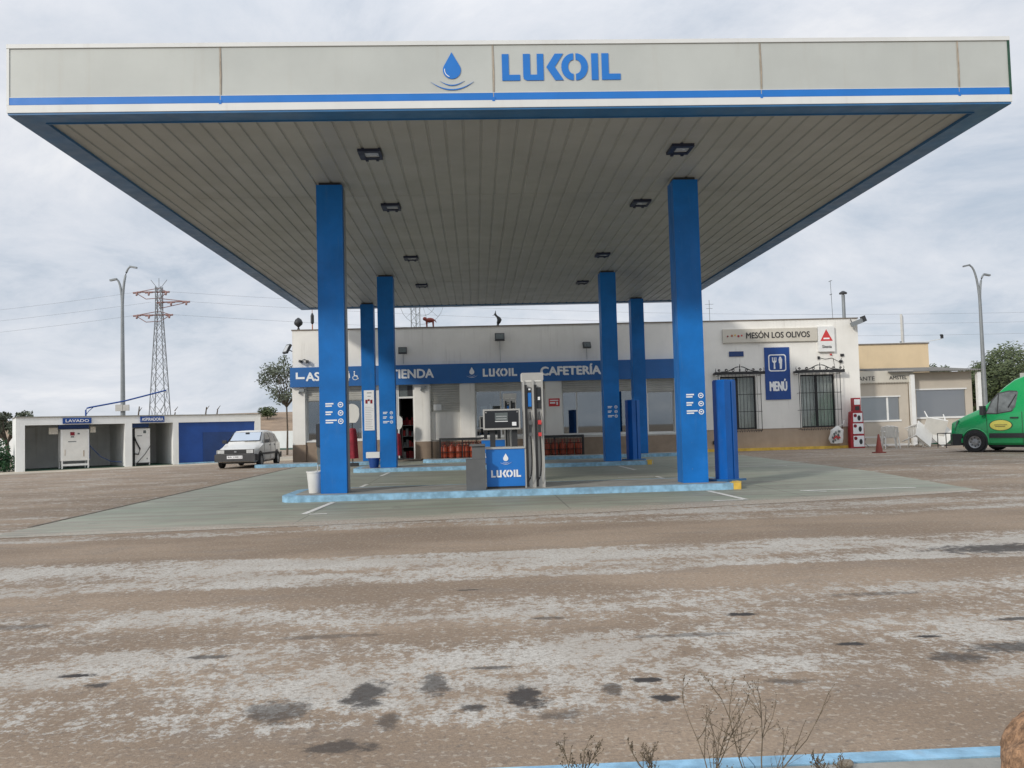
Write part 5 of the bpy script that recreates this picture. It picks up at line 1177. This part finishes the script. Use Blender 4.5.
t = thing('hedge', 'dense dark green hedge at the left end of the wash booth', 'hedge', (-21.5, 35.5, 0)); q.build('leaves', 'hedge_leaf', t)
q = MB()
for i in range(9): q.tube([(-18.8-.6*i, 34.9, 0), (-18.9-.6*i, 34.9, .9)], [.03, .015], 5)
q.build('stems', 'bark', t)
# bushes beyond and on the bank top
for i, (x, y, z, r, lb) in enumerate(((-20.9, 88, 3.0, 1.0, 'round green bush on top of the dry bank left of the olive tree'), (-17.6, 88, 3.0, .8, 'smaller bush on the dry bank close to the white building'))):
    q = MB(); rn = random.Random(60+i); foliage(q, [(Vector((x+rn.uniform(-.5, .5)*r, y, z+.3*r)), (r*.8, r*.7, r*.55)) for _ in range(4)], 200, .12, rn); t = thing('bush', lb, 'bush', (x, y, z)); q.build('leaves', 'leaf', t)
    q = MB(); q.tube([(x, y, z-.6), (x, y, z+.5)], .05, 5); q.build('stem', 'bark', t)
q = MB(); rn = random.Random(70); foliage(q, [(Vector((-8.05, 40, .55)), (.22, .3, .5))], 260, .06, rn); t = thing('bush', 'small dark bush at the side of the white building, behind its left corner', 'bush', (-8.05, 40, 0)); q.build('leaves', 'hedge_leaf', t)
q = MB(); q.tube([(-8.05, 40, 0), (-8.05, 40, .7)], .03, 5); q.build('stem', 'bark', t)
for i, x in enumerate((-30.6, -24.6, -23.6, -27.4)):
    q = MB(); q.tube([(x, 80, 2.6), (x+.15, 80, 3.9-.2*i)], [.08, .05], 5); q.tube([(x+.1, 80, 3.4), (x+.4, 80, 3.8)], [.05, .02], 5)
    single('dead_stump', q, 'bark', ('leftmost bare stump above the booth roof', 'second bare stump from the right above the blue panel', 'rightmost bare stump above the blue panel', 'second bare stump from the left above the booth roof')[i], 'stump', 'bare stumps on the dry bank')

# ================================================================ VEHICLES
def wheel(parent, x, y, r, w_, out, hub='hub'):
    """axis along y; out=+1/-1 outer side"""
    q = MB(); T = TR((x, y, r)) @ rot(x=-out*math.pi/2)
    q.lathe([(r*.55, -w_/2), (r*.93, -w_/2), (r, -w_*.32), (r, w_*.32), (r*.93, w_/2), (r*.62, w_/2), (r*.60, w_*.3)], mat=T, seg=28); o = q.build('wheel', 'rubber', parent, smooth=40)
    q = MB(); q.lathe([(r*.62, w_*.30), (r*.60, w_*.46), (r*.52, w_*.40), (r*.34, w_*.34), (r*.30, w_*.44), (r*.12, w_*.47), (.001, w_*.47)], mat=T, seg=24); q.build('rim', hub, o, smooth=40)
    q = MB()
    for k in range(8): a = 2*math.pi*k/8; q.mbox(T @ TR((r*.43*math.cos(a), r*.43*math.sin(a), w_*.375)) @ rot(z=a), r*.14, r*.10, w_*.03)
    q.build('rim_slots', 'dark', o)
    return o
def vehicle_body(q, st):
    """st: list of (x, zb, zbelt, ztop, w, wtop) -> closed rings"""
    R_ = []
    for (x, zb, zbt, zt_, w_, wt) in st:
        zm = zb+(zbt-zb)*.45; h = [(w_*.93, zb), (w_*.99, zb+.06), (w_, zm), (w_*.985, zbt), (wt, zt_-.05), (wt-.06, zt_-.012), (wt*.5, zt_)]
        R_.append([(x, -a, b) for a, b in h]+[(x, a, b) for a, b in h[::-1]])
    q.loft(R_)
# --- white hatchback, local x = length (0 nose), y = width ; placed nose towards -Y
L0 = Vector((-8.72, 31.85, 0))
t = thing('parked_car', 'old white hatchback with grey bumpers parked near the car wash booth', 'car', L0, math.pi/2-.03, None, local=True); t.scale.y = .93
st = [(.0, .30, .52, .62, .66, .62), (.06, .25, .55, .70, .735, .68), (.25, .22, .62, .74, .76, .70), (.70, .22, .74, .82, .77, .70), (1.02, .22, .84, .90, .775, .66), (1.10, .22, .87, .95, .775, .66),
      (1.62, .22, .88, 1.31, .775, .60), (1.80, .22, .88, 1.36, .775, .595), (2.4, .22, .89, 1.375, .775, .595), (2.95, .22, .90, 1.34, .77, .59), (3.15, .23, .90, 1.28, .765, .58), (3.50, .24, .88, .98, .755, .64), (3.62, .30, .8, .86, .73, .65), (3.66, .36, .62, .70, .70, .66)]
q = MB(); vehicle_body(q, st); bd_ = q.build('body', 'car_white', t, smooth=35)
q = MB(); q.quad((1.15, -.585, .995), (1.15, .585, .995), (1.585, .535, 1.296), (1.585, -.535, 1.296)); ws = q.build('windshield', 'windshield', t)
q = MB(); q.quad((1.12, -.625, .966), (1.12, .625, .966), (1.61, .565, 1.305), (1.61, -.565, 1.305)); q.build('windshield_seal', 'dark', ws)
q = MB(); q.mbox(TR((1.52, .0, 1.275)) @ rot(y=-.6), .05, .16, .012); q.build('mirror', 'dark', ws)
for s_ in (-1, 1):
    for (pts, nm) in (([(1.27, .90), (2.05, .905), (2.05, 1.275), (1.66, 1.255)], 'side_window'), ([(2.12, .905), (2.72, .91), (2.72, 1.27), (2.12, 1.275)], 'side_window'), ([(2.78, .91), (3.25, .92), (3.08, 1.22), (2.78, 1.25)], 'side_window')):
        q = MB()
        def yw(x, z): return s_*(.776+(.598-.776)*(z-.88)/(1.32-.88)+.006)
        q.quad(*[(x, yw(x, z), z) for x, z in pts]); q.build(nm, 'screen', t)
    q = MB()
    for xx in (1.2, 2.085, 2.75): q.box(xx-.005, xx+.005, s_*.772-.004, s_*.772+.006, .30, .88)
    q.build('door_gap', 'dark', t)
    q = MB(); q.box(.75, 2.95, s_*.779-.012, s_*.779+.012, .46, .54); q.build('side_moulding', 'car_trim', t, bevel=.005)
    q = MB(); q.box(1.88, 2.0, s_*.778-.014, s_*.778+.014, .79, .82); q.box(2.6, 2.7, s_*.778-.014, s_*.778+.014, .79, .82); q.build('handle', 'dark', t)
    q = MB(); q.mbox(TR((1.30, s_*.86, .96)), .10, .16, .12); q.build('door_mirror', 'dark', t, bevel=.02)
    for ax in (.66, 3.0):
        q = MB(); q.lathe([(.001, -.006), (.315, -.006), (.315, .006), (.001, .006)], mat=TR((ax, s_*.775, .30)) @ rot(x=math.pi/2), seg=24); q.build('wheel_arch', 'dark', t)
        wheel(t, ax, s_*.745, .27, .16, s_)
    q = MB(); q.box(-.022, .05, s_*.56-.13, s_*.56+.13, .55, .675); q.build('headlight', 'headlight', t, bevel=.015)
    q = MB(); q.box(-.0, .06, s_*.715-.02, s_*.715+.02, .54, .67); q.build('indicator', 'headlight', t)
    q = MB(); q.box(3.58, 3.665, s_*.60-.1, s_*.60+.1, .6, .76); q.build('tail_light', 'sign_red', t)
q = MB(); q.box(-.006, .04, -.72, .72, .525, .69); g_ = q.build('grille', 'car_trim', t)
q = MB()
for k in range(5): q.box(-.014, -.0065, -.41, .41, .55+k*.026, .556+k*.026)
q.build('grille_slats', 'dark', g_)
q = MB(); q.mbox(TR((-.02, 0, .61)), .012, .09, .06); q.build('emblem', 'hub', g_)
q = MB(); q.box(-.10, .12, -.78, .78, .26, .52); q.box(.12, .36, -.795, -.765, .27, .50); q.box(.12, .36, .765, .795, .27, .50); bm = q.build('bumper', 'car_trim', t, bevel=.03)
q = MB(); q.box(-.108, -.101, -.30, .30, .36, .47); pl = q.build('number_plate', 'bright_white', bm)
text_mesh('BA 1081 J', -.26, .26, .385, .445, 0, 'plate_lettering', 'black_ink', pl, .01, T=TR((-.108, 0, 0)) @ Matrix.Rotation(-math.pi/2, 4, 'Z'), th=.002, lift=.001)
q = MB(); q.box(3.55, 3.74, -.77, .77, .28, .5); q.build('bumper', 'car_trim', t, bevel=.03)
q = MB(); q.box(.3, 3.3, -.6, .6, .17, .24); q.build('underbody', 'dark', t)
q = MB(); q.box(1.09, 1.14, -.5, .0, .965, .985); q.build('wiper', 'dark', t)
q = MB(); q.mbox(TR((1.9, .35, 1.0)), .25, .45, .5); q.mbox(TR((1.9, -.35, 1.0)), .25, .45, .5); q.build('front_seat', 'car_trim', t)

# --- green van, local x towards rear, y away from the viewer ; near wheel contact at origin
vd = math.atan2(-.797, .605)
t = thing('parked_van', 'bright green high roof van with a yellow oval decal parked at the right edge', 'van', (16.55, 28.34, 0), vd, None, local=True)
# local +y of this frame points to (0.797,0.605) = away from viewer ; near side at y=-0.08
stv = [(-.80, .36, .62, .86, .74, .66), (-.76, .28, .7, 1.00, .84, .76), (-.55, .24, .85, 1.10, .90, .80), (-.28, .24, 1.0, 1.24, .93, .82), (.0, .24, 1.12, 1.36, .935, .82), (.26, .24, 1.22, 1.47, .94, .80), (.62, .24, 1.26, 1.80, .94, .76), (.93, .24, 1.30, 2.12, .94, .74), (1.26, .24, 1.34, 2.36, .94, .73), (1.62, .24, 1.36, 2.49, .94, .73), (2.1, .24, 1.38, 2.56, .94, .74), (3.2, .24, 1.38, 2.58, .94, .745), (4.85, .24, 1.38, 2.56, .94, .745), (4.98, .27, 1.36, 2.50, .92, .73)]
q = MB(); vehicle_body(q, stv)
for v in q.b.verts: v.co.y += .86
q.build('body', 'van_green', t, smooth=35)
NW = -.08
def vy(z, wt=.755, top=2.2, belt=1.3):   # near side surface y
    w_ = .94*.985+(wt-.94*.985)*max(0, (z-belt))/(top-belt); return .86-w_-.008
q = MB(); pts = [(.44, 1.28), (.75, 1.27), (1.18, 1.34), (1.31, 1.45), (1.39, 1.94), (1.12, 1.96), (.80, 1.90), (.62, 1.68)]
q.b.faces.new([q.b.verts.new((x, vy(z, .735, 2.3), z)) for x, z in [(.40, 1.25), (.75, 1.24), (1.2, 1.31), (1.36, 1.44), (1.44, 1.97), (1.12, 2.0), (.77, 1.93), (.56, 1.68)]])
sw = q.build('side_window', 'van_black', t)
q = MB(); q.b.faces.new([q.b.verts.new((x, vy(z, .735, 2.3)-.006, z)) for x, z in pts]); q.build('pane', 'van_pane', sw)
q = MB(); q.tube([(.77, vy(1.27, .735, 2.3)-.01, 1.27), (.80, vy(1.9, .735, 2.3)-.01, 1.90)], .02, 5); q.tube([(1.1, vy(1.4, .735, 2.3)-.008, 1.45), (1.33, vy(1.9, .735, 2.3)-.008, 1.86)], .02, 5); q.build('window_divider', 'van_black', sw)
q = MB(); q.quad((.30, .15, 1.50), (.30, 1.57, 1.50), (1.20, 1.48, 2.335), (1.20, .24, 2.335)); q.build('windshield', 'screen', t)
q = MB(); q.mbox(TR((.37, -.19, 1.37)), .13, .20, .30); q.tube([(.42, -.06, 1.28), (.38, -.15, 1.3)], .02, 5); q.build('door_mirror', 'van_black', t, bevel=.03)
q = MB(); q.box(.50, 5.0, NW-.022, NW+.01, .47, .62); q.build('side_moulding', 'van_black', t, bevel=.008)
q = MB(); q.box(2.55, 2.75, NW-.026, NW-.021, .53, .56); q.build('moulding_badge', 'silver', t)
q = MB(); q.lathe([(.001, 0), (.36, 0), (.36, .004), (.001, .004)], mat=TR((.86, NW-.004, .88)) @ rot(x=math.pi/2) @ Matrix.Diagonal((1, .5, 1, 1)), seg=32); dc = q.build('oval_decal', 'dark_green', t)
q = MB(); q.lathe([(.001, 0), (.33, 0), (.33, .004), (.001, .004)], mat=TR((.86, NW-.009, .88)) @ rot(x=math.pi/2) @ Matrix.Diagonal((1, .5, 1, 1)), seg=32); q.build('oval_face', 'yellow_decal', dc)
q = MB(); q.box(.66, 1.06, NW-.016, NW-.0135, .88, .90); q.box(.7, 1.0, NW-.016, NW-.0135, .83, .85); q.build('decal_print', 'dry', dc)
q = MB(); q.box(1.16, 1.40, NW-.04, NW+.0, 1.10, 1.14); q.build('handle', 'van_black', t, bevel=.01)
q = MB()
q.box(1.50, 1.512, NW-.004, NW+.01, .30, 1.30); q.box(.43, .44, NW-.004, NW+.01, .62, 1.22); q.build('door_gap', 'dark', t)
q = MB(); q.loft([[(-.86, .16, .25), (-.86, 1.56, .25), (-.86, 1.56, .60), (-.86, .16, .60)], [(-.70, -.04, .23), (-.70, 1.76, .23), (-.70, 1.76, .62), (-.70, -.04, .62)], [(-.36, -.10, .23), (-.36, 1.82, .23), (-.36, 1.82, .60), (-.36, -.10, .60)]]); q.build('bumper', 'van_black', t, bevel=.02, smooth=40)
for yy, s_ in ((.02, 1), (1.70, -1)):
    q = MB(); q.loft([[(-.80, yy+s_*.22, .66), (-.80, yy+s_*.30, .66), (-.76, yy+s_*.28, .98), (-.76, yy+s_*.20, .98)], [(-.62, yy-s_*.055, .72), (-.62, yy+s_*.10, .72), (-.50, yy+s_*.12, 1.06), (-.50, yy-s_*.03, 1.06)]]); q.build('headlight', 'lcd', t)
q = MB(); q.box(-.82, -.78, .4, 1.32, .62, .86); q.build('grille', 'van_black', t)
for ax in (.05, 3.62):
    q = MB(); q.lathe([(.001, -.006), (.40, -.006), (.40, .006), (.001, .006)], mat=TR((ax, NW-.001, .35)) @ rot(x=math.pi/2), seg=32); wa = q.build('wheel_arch', 'dark', t)
    q = MB(); q.tube([(ax+.42*math.cos(rad(a)), NW-.004, .35+.42*math.sin(rad(a))) for a in range(-5, 186, 10)], .03, 6); q.build('arch_lip', 'van_green', wa, smooth=60)
for ax in (.05, 3.62):
    wheel(t, ax, -.03, .335, .22, -1); wheel(t, ax, 1.70, .335, .22, 1)
q = MB(); q.box(.4, 4.9, .1, 1.6, .16, .26); q.build('underbody', 'dark', t)
q = MB(); q.box(1.3, 1.55, .5, 1.2, 2.40, 2.56); q.box(1.55, 2.0, .45, 1.25, 2.5, 2.64); q.build('roof_box', 'silver', t, bevel=.04)

# ================================================================ FOREGROUND: weeds, boulder, stones
def weed(x, y, h, spread, seed, label):
    rn = random.Random(seed)
    t = thing('dry_weed', label, 'weed', (x, y, .006), 0, None, local=True)
    q = MB(); f = MB()
    def seedhead(p):
        for _ in range(rn.randint(1, 2)):
            a = Vector((rn.gauss(0, 1), rn.gauss(0, 1), rn.gauss(0, 1))).normalized()*rn.uniform(.0016, .0034); b = a.orthogonal()
            c = p+Vector((rn.uniform(-.006, .006),)*3); f.b.faces.new([f.b.verts.new(c-a), f.b.verts.new(c+b), f.b.verts.new(c+a), f.b.verts.new(c-b)])
    def branch(p, d, L, r, dep):
        n = 5; pts = [p]
        for k in range(n):
            d = (d+Vector((rn.gauss(0, .10), rn.gauss(0, .10), rn.gauss(.02, .05)))).normalized(); p = p+d*L/n; pts.append(p)
            if dep > 0:
                for _ in range(rn.choice((0, 1, 1, 2) if dep > 1 else (0, 1, 1))):
                    e_ = (d+Vector((rn.gauss(0, .55), rn.gauss(0, .45), rn.uniform(-.05, .4)))).normalized(); branch(p, e_, L*rn.uniform(.35, .7)*(1-k/8), r*.55, dep-1)
            if dep < 2 and rn.random() < .4: seedhead(p)
        q.tube(pts, [r*(1-.6*k/n) for k in range(n+1)], 4); seedhead(p)
    for _ in range(3): branch(Vector((rn.uniform(-.02, .02), rn.uniform(-.02, .02), 0)), Vector((rn.gauss(0, spread), rn.gauss(0, .15), 1)).normalized(), h, .0030, 2)
    q.build('stems', 'dry', t); f.build('seed_heads', 'dry', t)
weed(.92, 3.0, .33, .28, 3, 'tallest dry weed, right one of the bushy pair at the bottom')
weed(.76, 3.02, .32, .30, 5, 'dry branching weed, left one of the bushy pair at the bottom')
weed(.34, 3.1, .15, .35, 8, 'low dry weed at the kerb, leftmost at the bottom')
weed(1.20, 3.05, .11, .30, 13, 'short dry weed right of the bushy pair')
weed(.60, 3.08, .15, .3, 19, 'small dry weed between the leftmost weed and the bushy pair')
q = MB(); rn = random.Random(2)
bmesh.ops.create_icosphere(q.b, subdivisions=5, radius=1)
for v in q.b.verts:
    n_ = noise.noise(v.co*1.3)*.16+noise.noise(v.co*4)*.05+noise.noise(v.co*11)*.03+noise.noise(v.co*24)*.018
    v.co = Vector((v.co.x*.36, v.co.y*.32, v.co.z*.30))*(1+n_)+Vector((2.12, 2.85, .06))
single('boulder', q, 'boulder', 'rough brown boulder at the bottom right corner', 'rock', smooth=60)
for i, (x, y, s_) in enumerate(((1.33, 3.22, .022), (1.42, 3.15, .012), (1.05, 3.2, .010), (1.6, 3.1, .014))):
    q = MB(); bmesh.ops.create_icosphere(q.b, subdivisions=2, radius=1)
    for v in q.b.verts: v.co = v.co*(1+.25*noise.noise(v.co*2+Vector((i, 0, 0)))); v.co = Vector((v.co.x*s_*1.4, v.co.y*s_, v.co.z*s_*.7))+Vector((x, y, .010+s_*.5))
    single('pebble', q, 'stone', ('largest pale stone lying against the blue kerb', 'small pale stone in front of the largest one by the kerb', 'tiny stone nearest the bushy weed pair', 'little stone nearest the brown boulder')[i], 'stone', 'small stones behind the blue kerb')

S.render.engine = 'CYCLES'
